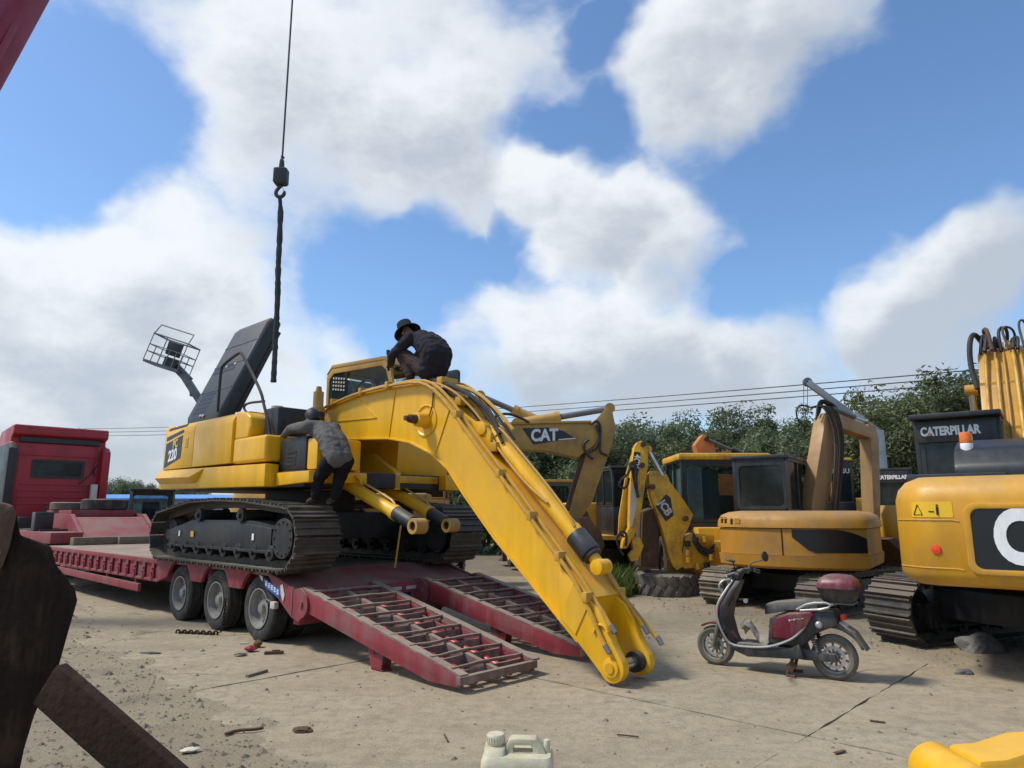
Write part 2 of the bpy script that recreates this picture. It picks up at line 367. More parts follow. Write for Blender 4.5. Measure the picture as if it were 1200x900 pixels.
def make_track(root, y, L, h, w, n, hump, mat, shoes=True, dz0=0., side=-1, bodymat=BK, sprocket_end=1, rollers=7, g=.05, frame=True):
    P, tot, r, a = track_points(L, h-.09, hump, dz0, n*4); m = len(P)
    z0 = .055
    mb = MB(); rings = []
    for i in range(0, m):
        t = (P[(i+1) % m]-P[i-1]).normalized(); nn = Vector((t.z, 0, -t.x)); c = P[i]+Vector((0, 0, z0))
        rings.append([c+Vector((0, y-.1, 0)), c+Vector((0, y+.1, 0)), c+Vector((0, y+.1, 0))-nn*.085, c+Vector((0, y-.1, 0))-nn*.085])
    mb.loft(rings, closed=True); belt = mb.build('track_chain', mat, root)
    sh = None
    if shoes:
        for i in range(n):
            k = i*4; t = (P[(k+1) % m]-P[k-1]).normalized(); nn = Vector((t.z, 0, -t.x)); c = P[k]+Vector((0, y, z0))
            if sh is None: sh = shoe_mesh(tot/n, w, g, mat).build('shoe', mat, belt); o = sh
            else: o = dup(sh, belt)
            M = Matrix((t, nn.cross(t), nn)).transposed().to_4x4(); M.translation = c
            o.matrix_local = M
    if not frame: return belt
    zc = r+z0
    f = MB(); f.prism([(-a+.1, zc-.20), (a-.12, zc-.20), (a-.12, zc+.12), (a*.5, zc+.2), (-a*.5, zc+.2), (-a+.1, zc+.05)], y-w*.30, y+w*.30, 'y')
    f.bx(-a-.05, a, y-.09, y+.09, zc-.1, zc+.05)
    fo = f.build('track_frame', bodymat, root, bev=.015)
    if side:
        ys = y+side*(w*.30+.012)
        MB().prism([(-a*.88, zc-.16), (a*.80, zc-.16), (a*.80, zc+.11), (a*.45, zc+.16), (-a*.5, zc+.16), (-a*.88, zc+.06)], ys-.012, ys+.012, 'y').build('guard_plate', bodymat, fo, bev=.006)
        MB().bx(-a*.88, a*.80, ys+side*.01, ys+side*.05, zc-.185, zc-.155).build('guard_rail', bodymat, fo)
    rr = .075
    rm = MB().cyl((0, y-w*.33, 0), (0, y+w*.33, 0), rr, n=14).cyl((0, y-w*.36, 0), (0, y-w*.26, 0), rr*1.25, n=14).cyl((0, y+w*.26, 0), (0, y+w*.36, 0), rr*1.25, n=14).cyl((0, y-w*.42, 0), (0, y+w*.42, 0), rr*.5, n=10)
    ro = None
    for i in range(rollers):
        x = -a*.8+1.6*a*i/max(1, rollers-1)
        if ro is None: ro = rm.build('roller', bodymat, fo); o = ro
        else: o = dup(ro)
        o.location = (x, 0, z0+.085+rr*1.1)
    for x in (-a*.35, a*.35):
        o = dup(ro); o.location = (x, 0, 2*r+z0-.085-rr*1.1+hump*.8)
    xs = a*sprocket_end
    sp = MB(); teeth = []
    for k in range(42):
        q = r-.06 if k % 2 else r-.10
        teeth.append((xs+q*math.cos(2*math.pi*k/42), zc+q*math.sin(2*math.pi*k/42)))
    sp.prism(teeth, y-.04, y+.04, 'y').cyl((xs, y-w*.40, zc), (xs, y+w*.3, zc), r*.60, n=24).cyl((xs, y-w*.43, zc), (xs, y-w*.38, zc), r*.66, n=24)
    spo = sp.build('sprocket', bodymat, root, sm=30)
    bl = MB()
    for k in range(12):
        q = r*.55; bx_ = xs+q*math.cos(2*math.pi*k/12); bz_ = zc+q*math.sin(2*math.pi*k/12); bl.cyl((bx_, y-w*.45, bz_), (bx_, y-w*.42, bz_), .016, n=6)
    struct(bl.build('bolt_ring', bodymat, spo), 'stuff')
    rid = (2*r-dz0)/2-.09 if sprocket_end > 0 else r-.09
    xi = -a*sprocket_end; zi = rid+.09+z0
    MB().lathe([(rid*.3, -.12), (rid*.95, -.10), (rid*.95, -.05), (rid, -.045), (rid, .045), (rid*.95, .05), (rid*.95, .10), (rid*.3, .12)], (xi, y, zi), (0, 1, 0), 28).cyl((xi, y-.16, zi), (xi, y+.16, zi), rid*.34, n=14).build('idler', bodymat, root)
    return belt
# ================================================================ SETTING
TR = rad(-43.46); TO = Vector((-3.14, 8.93, 0))           # trailer frame: x to its tail, y away, z up
TB = Vector((.726, -.688, 0)); TL = Vector((.688, .726, 0))
def tw(x, y, z=0.): return TO+TB*x+TL*y+Vector((0, 0, z))

def ground_mat(name, c1, c2, c3, crack=0., sc=1., bump=.6, thin=None):
    m = D.materials.new(name); m.use_nodes = True; nt = m.node_tree; K = nt.links; b = nt.nodes['Principled BSDF']
    ge = _n(nt, 'ShaderNodeNewGeometry'); vec = ge.outputs['Position']
    def noi(s, d=6, r=.6):
        n = _n(nt, 'ShaderNodeTexNoise', Scale=s*sc, Detail=d, Roughness=r); K.new(vec, n.inputs['Vector']); return n.outputs[0]
    def rng(x, a, c, lo=0, hi=1):
        r = _n(nt, 'ShaderNodeMapRange', interpolation_type='SMOOTHSTEP'); K.new(x, r.inputs[0])
        for i, q in enumerate((a, c, lo, hi)): r.inputs[i+1].default_value = q
        return r.outputs[0]
    def mix(f, a, c, bt='MIX'):
        q = _n(nt, 'ShaderNodeMix', data_type='RGBA', blend_type=bt)
        for k, z in (('Factor', f), ('A', a), ('B', c)):
            if hasattr(z, 'is_output'): K.new(z, q.inputs[k])
            else: q.inputs[k].default_value = z if k == 'Factor' else (*z, 1)
        return q.outputs['Result']
    a = noi(.45, 5); bb = noi(1.7, 8, .68); c = noi(9, 6, .7); d = noi(55, 4, .7)
    cur = mix(rng(a, .35, .65), c1, c2); cur = mix(rng(bb, .48, .68, 0, .8), cur, c3)
    cur = mix(rng(c, .38, .7, 0, .6), cur, tuple(k*.55 for k in c1)); cur = mix(rng(d, .42, .72, 0, .5), cur, tuple(min(1, k*1.35) for k in c2))
    # worn wheel-drag streaks along the lorry lane and scattered oil spots
    mp = _n(nt, 'ShaderNodeMapping'); mp.inputs['Rotation'].default_value = (0, 0, -TR); mp.inputs['Scale'].default_value = (.6, 1.7, 1); K.new(vec, mp.inputs[0])
    ns = _n(nt, 'ShaderNodeTexNoise', Scale=1.2, Detail=6, Roughness=.65); K.new(mp.outputs[0], ns.inputs['Vector'])
    cur = mix(rng(ns.outputs[0], .50, .72, 0, .38), cur, tuple(k*.62 for k in c1))
    oil = _n(nt, 'ShaderNodeTexNoise', Scale=.9, Detail=7, Roughness=.7); K.new(vec, oil.inputs['Vector'])
    cur = mix(rng(oil.outputs[0], .59, .70, 0, .6), cur, (.06, .05, .042))
    if thin:                                              # thin dust over the slabs lets the concrete show
        sp = _n(nt, 'ShaderNodeSeparateXYZ'); K.new(vec, sp.inputs[0]); jt = _n(nt, 'ShaderNodeMath', operation='MULTIPLY_ADD'); K.new(bb, jt.inputs[0]); jt.inputs[1].default_value = .05; K.new(sp.outputs[2], jt.inputs[2])
        cur = mix(rng(jt.outputs[0], .030, .098, 1, 0), cur, thin)
    hh = noi(30, 8, .75); ad = _n(nt, 'ShaderNodeMath', operation='ADD'); K.new(hh, ad.inputs[0]); K.new(c, ad.inputs[1])
    h = ad.outputs[0]
    if crack:
        vo = _n(nt, 'ShaderNodeTexVoronoi', feature='DISTANCE_TO_EDGE'); vo.inputs['Scale'].default_value = .33
        w = _n(nt, 'ShaderNodeTexNoise', Scale=1.5, Detail=6); K.new(vec, w.inputs['Vector'])
        wm = _n(nt, 'ShaderNodeVectorMath', operation='MULTIPLY_ADD'); K.new(w.outputs['Color'], wm.inputs[0]); wm.inputs[1].default_value = (.9, .9, 0); K.new(vec, wm.inputs[2])
        K.new(wm.outputs[0], vo.inputs['Vector'])
        cr = rng(vo.outputs['Distance'], 0, .009, 1, 0); msk = rng(a, .5, .6)
        cm = _n(nt, 'ShaderNodeMath', operation='MULTIPLY'); K.new(cr, cm.inputs[0]); K.new(msk, cm.inputs[1])
        cur = mix(cm.outputs[0], cur, (.15, .12, .085))
    bp = _n(nt, 'ShaderNodeBump', Strength=bump, Distance=.03); K.new(h, bp.inputs['Height']); K.new(bp.outputs[0], b.inputs['Normal'])
    K.new(cur, b.inputs['Base Color']); b.inputs['Roughness'].default_value = .92
    if 'Specular IOR Level' in b.inputs: b.inputs['Specular IOR Level'].default_value = .25
    return m
CONC = ground_mat('dusty_concrete', (.305, .25, .168), (.35, .292, .202), (.245, .196, .128), crack=1., bump=.35)
DIRT = ground_mat('dry_dirt', (.20, .158, .115), (.25, .205, .150), (.15, .118, .084), bump=.8, thin=(.315, .26, .178))
EARTH = ground_mat('yard_earth', (.18, .14, .095), (.22, .18, .125), (.13, .11, .07), bump=.8)

g = MB(); g.add([(-900, -300, -.10), (900, -300, -.10), (900, 1500, -.10), (-900, 1500, -.10)], [(0, 1, 2, 3)])
struct(g.build('ground', EARTH, sm=0))
def earth_z(x, y):
    dl = (x+.95)*-.77+(y-4.35)*-.64; dr = (x-5.1)*.88+(y-6.6)*.47; db = (y-14.2)*.6
    w = noise.noise(Vector((x*.5, y*.5, 3)))*.7+noise.noise(Vector((x*1.7, y*1.7, 9)))*.3
    d = max(dl, dr, db)+w*1.0
    h = max(-.045, min(.028, d*.05-.004))
    n = noise.fractal(Vector((x*2.2, y*2.2, 0)), .7, 2.1, 5)
    n2 = noise.noise(Vector((x*9, y*9, 4)))*.006
    return h+(n*.017+n2)*(1 if h > -.03 else .4)
def heightfield(name, x0, x1, y0, y1, st, mat):
    nx = int((x1-x0)/st)+1; ny = int((y1-y0)/st)+1
    vs = []
    for j in range(ny):
        for i in range(nx):
            x = x0+i*st; y = y0+j*st; vs.append((x, y, earth_z(x, y)))
    fs = [(j*nx+i, j*nx+i+1, (j+1)*nx+i+1, (j+1)*nx+i) for j in range(ny-1) for i in range(nx-1)]
    me = D.meshes.new(name); me.from_pydata(vs, [], fs); me.shade_smooth(); me.materials.append(mat)
    o = D.objects.new(name, me); COL.objects.link(o); return struct(o)
heightfield('dirt', -9, 11, 1.4, 17.4, .07, DIRT)

# concrete pavement: cast slabs in the lane's direction
pav = MB(); pav.M = Matrix.Translation(TO) @ Matrix.Rotation(TR, 4, 'Z'); pav.bx(-15.4, 10.6, -8.1, 5.3, -.2, -.012)
pav = struct(pav.build('yard_pavement', EARTH, sm=0))
xj = [-15.5, -11.1, -6.8, -2.5, 1.9, 6.3, 10.7]; yj = [-8.2, -3.7, .95, 5.4]
for i in range(len(xj)-1):
    for j in range(len(yj)-1):
        m = MB(); gp = .006; dz = RND.uniform(-.004, .003)
        n = 26; x0, x1, y0, y1 = xj[i]+gp, xj[i+1]-gp, yj[j]+gp, yj[j+1]-gp; out = []
        jit = lambda: RND.uniform(-.022, .004)
        for k in range(n): out.append((x0+(x1-x0)*k/n, y0+jit()))
        for k in range(n): out.append((x1+jit(), y0+(y1-y0)*k/n))
        for k in range(n): out.append((x1-(x1-x0)*k/n, y1+jit()))
        for k in range(n): out.append((x0+jit(), y1-(y1-y0)*k/n))
        m.M = Matrix.Translation(TO) @ Matrix.Rotation(TR, 4, 'Z'); m.prism(out, -.07, dz, 'z'); m.build('slab', CONC, pav, sm=0)

# gravel and grit
def scatter_stones():
    vs = []; fs = []; k = 0; r = random.Random(3)
    def stone(x, y, z, s):
        nonlocal k
        a = r.uniform(0, 6.28); ca, sa = math.cos(a), math.sin(a); e = r.uniform(.5, .9); hgt = r.uniform(.35, .8)
        for px, py, pz in ((1, 0, 0), (.2, e, .1), (-1, .1, 0), (-.1, -e, .05), (.1, .1, hgt), (0, 0, -.5)):
            px *= r.uniform(.7, 1.2); vs.append((x+(px*ca-py*sa)*s, y+(px*sa+py*ca)*s, z+pz*s))
        for t in ((0, 1, 4), (1, 2, 4), (2, 3, 4), (3, 0, 4), (1, 0, 5), (2, 1, 5), (3, 2, 5), (0, 3, 5)): fs.append(tuple(k+i for i in t))
        k += 6
    n = 0
    while n < 19000:
        y = 2.6+12*r.random()**1.7; x = r.uniform(-.85, .85)*y*1.0
        ez = earth_z(x, y); on = ez > 0
        if not on and r.random() > .06: continue
        s = min(.05, .0035+.0055*r.expovariate(1.0)*(1.0+y*.10))
        stone(x, y, max(ez, 0.)-.1*s, s); n += 1
    me = D.meshes.new('gravel'); me.from_pydata(vs, [], fs); me.materials.append(paint('pebble', (.21, .17, .125), .95, (.10, .08, .06), .9, 9, bump=.2))
    o = D.objects.new('gravel', me); COL.objects.link(o); tag(o, 'loose gravel and grit scattered over the dry dirt yard', 'gravel'); struct(o, 'stuff')
scatter_stones()

# ---------------------------------------------------------------- grass
def leaf_mat(name, c1, c2, c3):
    m = D.materials.new(name); m.use_nodes = True; nt = m.node_tree; b = nt.nodes['Principled BSDF']; K = nt.links
    ge = _n(nt, 'ShaderNodeNewGeometry'); cr = _n(nt, 'ShaderNodeValToRGB'); K.new(ge.outputs['Random Per Island'], cr.inputs[0])
    e = cr.color_ramp.elements; e[0].color = (*c1, 1); e[1].color = (*c3, 1); q = e.new(.5); q.color = (*c2, 1)
    nz = _n(nt, 'ShaderNodeTexNoise', Scale=.5, Detail=3); K.new(ge.outputs['Position'], nz.inputs['Vector'])
    mx = _n(nt, 'ShaderNodeMix', data_type='RGBA', blend_type='MULTIPLY'); mx.inputs['Factor'].default_value = .8
    rr = _n(nt, 'ShaderNodeMapRange'); K.new(nz.outputs[0], rr.inputs[0])
    for i, v_ in enumerate((.3, .7, .55, 1.3)): rr.inputs[i+1].default_value = v_
    K.new(cr.outputs[0], mx.inputs['A']); K.new(rr.outputs[0], mx.inputs['B']); K.new(mx.outputs['Result'], b.inputs['Base Color'])
    b.inputs['Roughness'].default_value = .5
    tr = _n(nt, 'ShaderNodeBsdfTranslucent'); K.new(mx.outputs['Result'], tr.inputs[0]); ms = _n(nt, 'ShaderNodeMixShader'); ms.inputs[0].default_value = .42
    K.new(b.outputs[0], ms.inputs[1]); K.new(tr.outputs[0], ms.inputs[2]); K.new(ms.outputs[0], nt.nodes['Material Output'].inputs[0])
    return m
GRASSM = leaf_mat('weed_green', (.07, .12, .025), (.11, .165, .035), (.17, .19, .06))
def grass_patch(name, label, areas, n, seed):
    vs = []; fs = []; k = 0; r = random.Random(seed)
    for _ in range(n):
        cx, cy, rx, ry, hmax = r.choice(areas); a = r.uniform(0, 6.28); q = math.sqrt(r.random())
        x = cx+rx*q*math.cos(a); y = cy+ry*q*math.sin(a); h = hmax*r.uniform(.35, 1)*(1.1-.6*q); z = max(0, earth_z(x, y))-.01
        b = r.uniform(0, 6.28); w = r.uniform(.006, .014); lx, ly = math.cos(b)*w, math.sin(b)*w; bd = r.uniform(.1, .6)*h; d = r.uniform(0, 6.28); dx, dy = math.cos(d)*bd, math.sin(d)*bd
        vs += [(x-lx, y-ly, z), (x+lx, y+ly, z), (x+lx*.8+dx*.35, y+ly*.8+dy*.35, z+h*.6), (x-lx*.8+dx*.35, y-ly*.8+dy*.35, z+h*.6), (x+dx, y+dy, z+h)]
        fs += [(k, k+1, k+2, k+3), (k+3, k+2, k+4)]; k += 5
    me = D.meshes.new(name); me.from_pydata(vs, [], fs); me.materials.append(GRASSM); o = D.objects.new(name, me); COL.objects.link(o)
    tag(o, label, 'grass'); struct(o, 'stuff')
grass_patch('grass', 'rank green grass and weeds growing under the backhoe', [(1.65, 13.5, .6, .6, .7), (2.15, 13.9, .5, .4, .7), (2.6, 14.4, .5, .3, .5), (1.1, 13.4, .6, .7, .6), (3.3, 14.45, .6, .2, .35), (1.5, 14.6, 1.0, .5, .75)], 11000, 21)

# ---------------------------------------------------------------- trees
LEAFM = leaf_mat('foliage', (.09, .13, .058), (.135, .18, .082), (.215, .245, .14))
LEAFM2 = leaf_mat('foliage_pale', (.095, .135, .055), (.145, .19, .085), (.22, .25, .14))
BARK = paint('bark', (.09, .07, .05), .95, (.04, .03, .025), .7, 4, bump=.8)
def make_tree(name, label, H, RX, seed, nclump, nleaf, lm, spiky=False, leaf=.09, group='trees beyond the machines'):
    r = random.Random(seed); root = thing(name, label, 'tree', group=group)
    tk = MB(); tk.tube([(0, 0, 0), (r.uniform(-.1, .1), 0, H*.2), (r.uniform(-.25, .25), r.uniform(-.2, .2), H*.45), (r.uniform(-.3, .3), r.uniform(-.3, .3), H*.8)], [.2, .16, .12, .04], 8)
    cl = []
    while len(cl) < nclump:
        a = r.uniform(0, 6.28); e = r.uniform(-1, 1); q = r.random()**.45
        x = math.cos(a)*math.sqrt(1-e*e)*q; y = math.sin(a)*math.sqrt(1-e*e)*q; z = e*q
        if spiky:
            w = 1-max(0, z)*.9; p = Vector((x*RX*w*.55, y*RX*w*.55, H*.55+z*H*.45))
        else: p = Vector((x*RX, y*RX, H*.60+z*H*.40))
        if noise.noise(p*.55+Vector((seed, 0, 0))) < -.12: continue
        cl.append(p)
    for p in cl[::4]:
        b0 = Vector((0, 0, H*r.uniform(.15, .5))); tk.tube([b0, b0.lerp(p, .5)+Vector((0, 0, .12*H*r.random())), p], [.06, .04, .012], 5)
    tk.build('trunk', BARK, root)
    vs = []; fs = []; k = 0
    for p in cl:
        cr = r.uniform(.35, .75)*(RX/2.6)
        for _ in range(nleaf):
            d = Vector((r.gauss(0, 1), r.gauss(0, 1), r.gauss(0, .8))).normalized()*cr*r.random()**.5; c = p+d
            n = (d.normalized()*.6+Vector((r.gauss(0, .6), r.gauss(0, .6), .5+r.gauss(0, .5)))).normalized(); u = n.orthogonal().normalized(); u = (Matrix.Rotation(r.uniform(0, 6.28), 3, n) @ u); w = n.cross(u)
            s = leaf*r.uniform(.6, 1.3)
            vs += [c-u*s, c+w*s*.42+n*s*.1, c+u*s*1.05-n*s*.12, c-w*s*.42+n*s*.1]; fs.append((k, k+1, k+2, k+3)); k += 4
    me = D.meshes.new('crown'); me.from_pydata(vs, [], fs); me.materials.append(lm); o = D.objects.new('crown', me); COL.objects.link(o); o.parent = root
    return root
LEAFM3 = leaf_mat('foliage_olive', (.085, .10, .035), (.13, .15, .055), (.20, .21, .10))
TREES = [make_tree('broadleaf_tree', '', 6.4, 2.9, 1, 125, 230, LEAFM), make_tree('broadleaf_tree', '', 6.0, 2.6, 2, 115, 230, LEAFM2), make_tree('broadleaf_tree', '', 6.8, 3.1, 3, 125, 230, LEAFM3),
         make_tree('poplar_tree', '', 7.4, 1.5, 4, 75, 160, LEAFM2, spiky=True)]
tspec = [  # px x, distance, kind, scale, label
    (560, 31, 0, .86, 'leafy tree mostly hidden behind the bright yellow boom'), (618, 29, 1, .90, 'leafy tree behind the tan boom with the black emblem'), (668, 31, 2, .80, 'leafy tree behind the tan excavator stick'), (716, 28, 0, .82, 'leafy tree filling the gap between the tan stick and the backhoe arm'), (764, 30, 1, .96, 'leafy tree right behind the folded backhoe arm'), (806, 28, 2, .76, 'leafy tree behind the backhoe cab roof'),
    (846, 31, 0, 1.0, 'leafy tree behind the folded orange arm'), (880, 27, 1, .86, 'tree with the highest leafy tips rising behind the orange boom'), (898, 29, 3, .86, 'slim spiky poplar tree behind the brown excavator boom'),
    (942, 31, 3, .90, 'slim spiky poplar tree just under the grey crane jib'), (965, 30, 0, .92, 'leafy tree seen through the bent boom of the brown excavator'), (1012, 27, 2, .84, 'leafy tree behind the brown excavator stick'), (1050, 28, 0, 1.0, 'leafy tree between the brown stick and the black lettered cab'),
    (1092, 25, 2, 1.04, 'tallest rounded broadleaf tree behind the cab with white lettering'), (1140, 27, 0, 1.12, 'broad tall tree beside the raised ochre boom'), (1190, 28, 2, 1.05, 'leafy tree behind the raised ochre boom pipes'),
    (505, 33, 2, .8, 'leafy tree hidden behind the person squatting on the boom'), (450, 34, 0, .7, 'leafy tree hidden behind the loaded excavator cab'), (740, 36, 2, 1.0, None), (930, 36, 2, 1.0, None), (600, 37, 0, .95, None), (830, 38, 1, 1.05, None), (1020, 35, 1, 1.1, None),
    (108, 50, 2, .58, None), (136, 47, 0, .60, None), (160, 52, 1, .66, None), (188, 48, 2, .55, None), (225, 50, 0, .6, None), (60, 52, 1, .6, None), (10, 50, 0, .6, None)]
used = set()
for (u, Yd, k, sc, lab) in tspec:
    t = TREES[k] if k not in used else copy_tree(TREES[k]); used.add(k)
    t.location = ((u-600)/820*Yd*1.01, Yd, -.1); t.scale = (sc*RND.uniform(.95, 1.1), sc*RND.uniform(.95, 1.1), sc*(.95 if u > 600 else 1)); t.rotation_euler = (0, 0, RND.uniform(0, 6.28))
    t['label'] = lab or ('small green tree in the distant clump beyond the red truck' if Yd > 45 else 'leafy tree of the second row, mostly hidden by the nearer trees')
    t['group'] = 'trees beyond the red truck' if Yd > 45 else 'trees beyond the machines'
    if lab: del t['group']
# undergrowth that closes the row below the crowns
def hedge(name, label, x0, x1, y0, y1, h, n, seed):
    r = random.Random(seed); vs = []; fs = []; k = 0
    for _ in range(n):
        x = r.uniform(x0, x1); y = r.uniform(y0, y1); top = h*(.75+.35*noise.noise(Vector((x*.35, y*.2, seed))))
        c = Vector((x, y, r.uniform(0, 1)**.8*top)); nn = Vector((r.gauss(0, 1), r.gauss(0, 1)-.4, r.gauss(.4, .8))).normalized(); u = nn.orthogonal().normalized(); w = nn.cross(u); s = r.uniform(.08, .17)
        vs += [c-u*s, c+w*s*.5, c+u*s, c-w*s*.5]; fs.append((k, k+1, k+2, k+3)); k += 4
    me = D.meshes.new(name); me.from_pydata(vs, [], fs); me.materials.append(LEAFM); o = D.objects.new(name, me); COL.objects.link(o); tag(o, label, 'undergrowth'); struct(o, 'stuff')
hedge('undergrowth', 'dense dark undergrowth closing the foot of the tree row', -8, 24, 27.5, 31.5, 3.4, 42000, 5)
hedge('undergrowth', 'dense low scrub beyond the white shed', -40, -16, 46, 50, 2.6, 9000, 8)

# ---------------------------------------------------------------- far shed, wires
sh = thing('shed', 'low white shed with a bright blue roof far behind the trailer', 'shed', (-21.5, 41, -.1), rad(4))
MB().bx(-4.5, 7, 0, 6, 0, 2.35).build('wall', paint('shed_white', (.42, .44, .46), .7, (.25, .24, .22), .5, 1), sh)
MB().prism([(-.4, 2.35), (6.4, 2.35), (6.4, 2.42), (3, 2.72), (-.4, 2.42)], -4.8, 7.3, 'x').build('roof', paint('roof_blue', (.06, .25, .62), .5, (.2, .25, .3), .4, 1), sh)
for k in range(1, 6):
    w = MB().bx(-6.3+k*2.2, -5.0+k*2.2, -.03, .02, 1.0, 1.9).build('window', GREY, sh)
    MB().bx(-6.2+k*2.2, -5.1+k*2.2, -.045, -.032, 1.08, 1.82).build('pane', GLD, w)
POLE = paint('pole_concrete', (.32, .31, .29), .85, (.2, .18, .16), .5, 2)
pa = Vector((-41, 66, 0)); pb = Vector((22.5, 20.5, 0)); tops = (9.0, 7.62)
def util_pole(p, h, lab):
    o = thing('utility_pole', lab, 'pole', p-Vector((0, 0, .1)))
    MB().cyl((0, 0, 0), (0, 0, h+.4), .16, .1).build('post', POLE, o)
    MB().beam((-.1, -.9, h-.05), (.1, .9, h-.05), .1, .1).build('crossarm', GREY, o)
wy = [(-.75, .0), (0, .0), (.75, .0)]
def zat(u, v, Yd): d = pix(u, v); return CAM_H+d.z/d.y*Yd, d.x/d.y*Yd
util_pole(pa, 9.05, 'concrete utility pole at the far end of the overhead wires'); util_pole(pb, 9.0, 'concrete utility pole at the near end of the overhead wires')
for i in range(3):
    q0 = Vector((-41, 66, 9.3-.33*i)); z1, x1 = zat(1150, 424+7.5*i, 24.0); q1 = Vector((x1, 24, z1)); d = (q1-q0)
    e = q0+d*1.14
    pts = []
    for k in range(41):
        t = k/40; p = q0.lerp(e, t); p.z -= 4*t*(1-t)*.62; pts.append(p)
    w = MB().tube(pts, .022, 5).build('overhead_wire', BKP)
    tag(w, ['topmost', 'middle', 'lowest'][i]+' of three black overhead wires above the trees', 'wire')
# ================================================================ LOWBED TRAILER
def make_wheel(root, x, y, z, r, w, axis=1, n=36, rimm=None, name='wheel', deep=.09, flip=1, rub=None):
    """tyre with tread blocks and a dished rim; outer face towards -y*flip"""
    rub = rub or RUB; rimm = rimm or RIM; h = w/2; s = -flip
    prof = [(r*.60, -h*.75), (r*.72, -h*.96), (r*.86, -h), (r*.955, -h*.90), (r, -h*.72), (r, -h*.5), (r*.975, -h*.46), (r*.975, -h*.38), (r, -h*.34), (r, -h*.04),
            (r*.975, 0), (r, h*.04), (r, h*.34), (r*.975, h*.38), (r*.975, h*.46), (r, h*.5), (r, h*.72), (r*.955, h*.90), (r*.86, h), (r*.72, h*.96), (r*.60, h*.75), (r*.58, 0)]
    t = MB().lathe(prof, (x, y, z), (0, 1, 0), n).build('tyre', rub, root, sm=25)
    wheel = t; wheel.name = name
    a = s*h
    MB().lathe([(r*.61, a*.80), (r*.63, a*.97), (r*.585, a*.97), (r*.555, a*.5), (r*.53, a*.1), (r*.35, a*.05), (r*.28, a*.35), (r*.24, a*.40), (r*.02, a*.42), (r*.02, -a*.1), (r*.58, -a*.1)], (x, y, z), (0, 1, 0), n).build('rim', rimm, wheel, sm=30)
    m = MB()
    for k in range(10):
        q = 2*math.pi*k/10; cx = x+r*.43*math.cos(q); cz = z+r*.43*math.sin(q); m.cyl((cx, y+a*.02, cz), (cx, y+a*.2, cz), .014, n=6)
    struct(m.build('lug_nuts', rimm, wheel), 'stuff')
    m = MB().cyl((x, y+a*.3, z), (x, y+a*.75, z), r*.17, r*.15, n=16); m.build('hub', rimm, wheel, bev=.006)
    return wheel
tr = thing('lowbed_trailer', 'dusty red lowbed trailer with two loading ramps folded down', 'trailer', TO, TR)
DZ = .83
for k in range(5):
    MB().bx(-9.7+k*1.98+.006, -9.7+(k+1)*1.98-.006, .06, 2.74, DZ-.05, DZ-RND.uniform(.001, .005)).build('deck_plate', DECK, tr)
for s_, yb in ((0, 0.), (1, 2.8)):
    sg = -1 if s_ == 0 else 1; i_ = yb-sg*.05
    f = MB().bx(-9.75, -3.2, min(yb, i_), max(yb, i_), DZ-.07, DZ).bx(-9.75, -3.2, min(yb, i_), max(yb, i_), DZ-.34, DZ-.30).bx(-9.75, -3.2, min(yb-sg*.03, yb-sg*.045), max(yb-sg*.03, yb-sg*.045), DZ-.32, DZ-.05)
    sb = f.build('side_beam', RD, tr, bev=.004)
    pk = None
    for k in range(17):
        x = -9.5+k*.38
        if pk is None:
            pk = MB().bx(-.05, .05, 0, .012, DZ-.30, DZ-.07).prism([(-.05, DZ-.3), (.05, DZ-.3), (.0, DZ-.2)], -.02, .0, 'y').cyl((.02, .006, DZ-.15), (.02, -.025, DZ-.15), .02, n=8).build('stake_pocket', RD, sb); o = pk
        else: o = dup(pk)
        o.location = (x, yb if s_ == 0 else yb-.012, 0)
    # arched skirt over the axles
    out = [(-3.2, DZ), (.25, DZ), (.85, .69), (.85, .36), (.50, .56)]
    for c in (0., -1.2, -2.4): out += [(c+.47*math.cos(q), .40+.47*math.sin(q)) for q in [math.pi*(.13+.74*i/10) for i in range(11)]]
    out += [(-3.0, .55), (-3.2, .50)]
    MB().prism(out, min(yb, i_), max(yb, i_), 'y').build('wheel_arch_skirt', RD, tr, bev=.004)
    rl = MB().beam((-9.3, yb-sg*.02, .40), (-3.95, yb-sg*.02, .355), .05, .12)
    for x in (-9, -7.3, -5.6, -4.2): rl.bx(x-.03, x+.03, min(yb-sg*.06, yb-sg*.03), max(yb-sg*.06, yb-sg*.03), .35, DZ-.3)
    rl.build('side_guard_rail', RD, tr, bev=.004)
    for x in (0., -1.2, -2.4):
        make_wheel(tr, x, yb-sg*.14, .385, .385, .23, flip=1 if s_ == 0 else -1); make_wheel(tr, x, yb-sg*.42, .385, .385, .23, flip=1 if s_ == 0 else -1)
for x in (0., -1.2, -2.4): MB().cyl((x, .3, .385), (x, 2.5, .385), .07).bx(x-.3, x+.3, .75, .85, .5, .6).bx(x-.3, x+.3, 1.95, 2.05, .5, .6).build('axle', BK, tr)
MB().bx(-9.7, .78, .75, .95, .35, .56).bx(-9.7, .1, .75, .95, .56, DZ-.06).bx(-9.7, .78, 1.85, 2.05, .35, .56).bx(-9.7, .1, 1.85, 2.05, .56, DZ-.06).build('main_beams', RD, tr)
cr = MB()
for k in range(14): cr.bx(-9.5+k*.72, -9.42+k*.72, .07, 2.73, DZ-.2, DZ-.055)
cr.build('cross_members', RD, tr)
MB().prism([(.2, DZ-.005), (.9, .66), (.9, .60), (.2, DZ-.07)], .06, 2.74, 'y').build('beaver_tail', RD, tr)
tb = MB().bx(.80, .92, .06, 2.74, .28, .655).build('tail_beam', RD, tr, bev=.006)
for yy in (1.15, 1.42, 1.68):
    MB().bx(.92, .926, yy-.09, yy+.09, .56, .60).build('reflector_strip', PAN, tb)
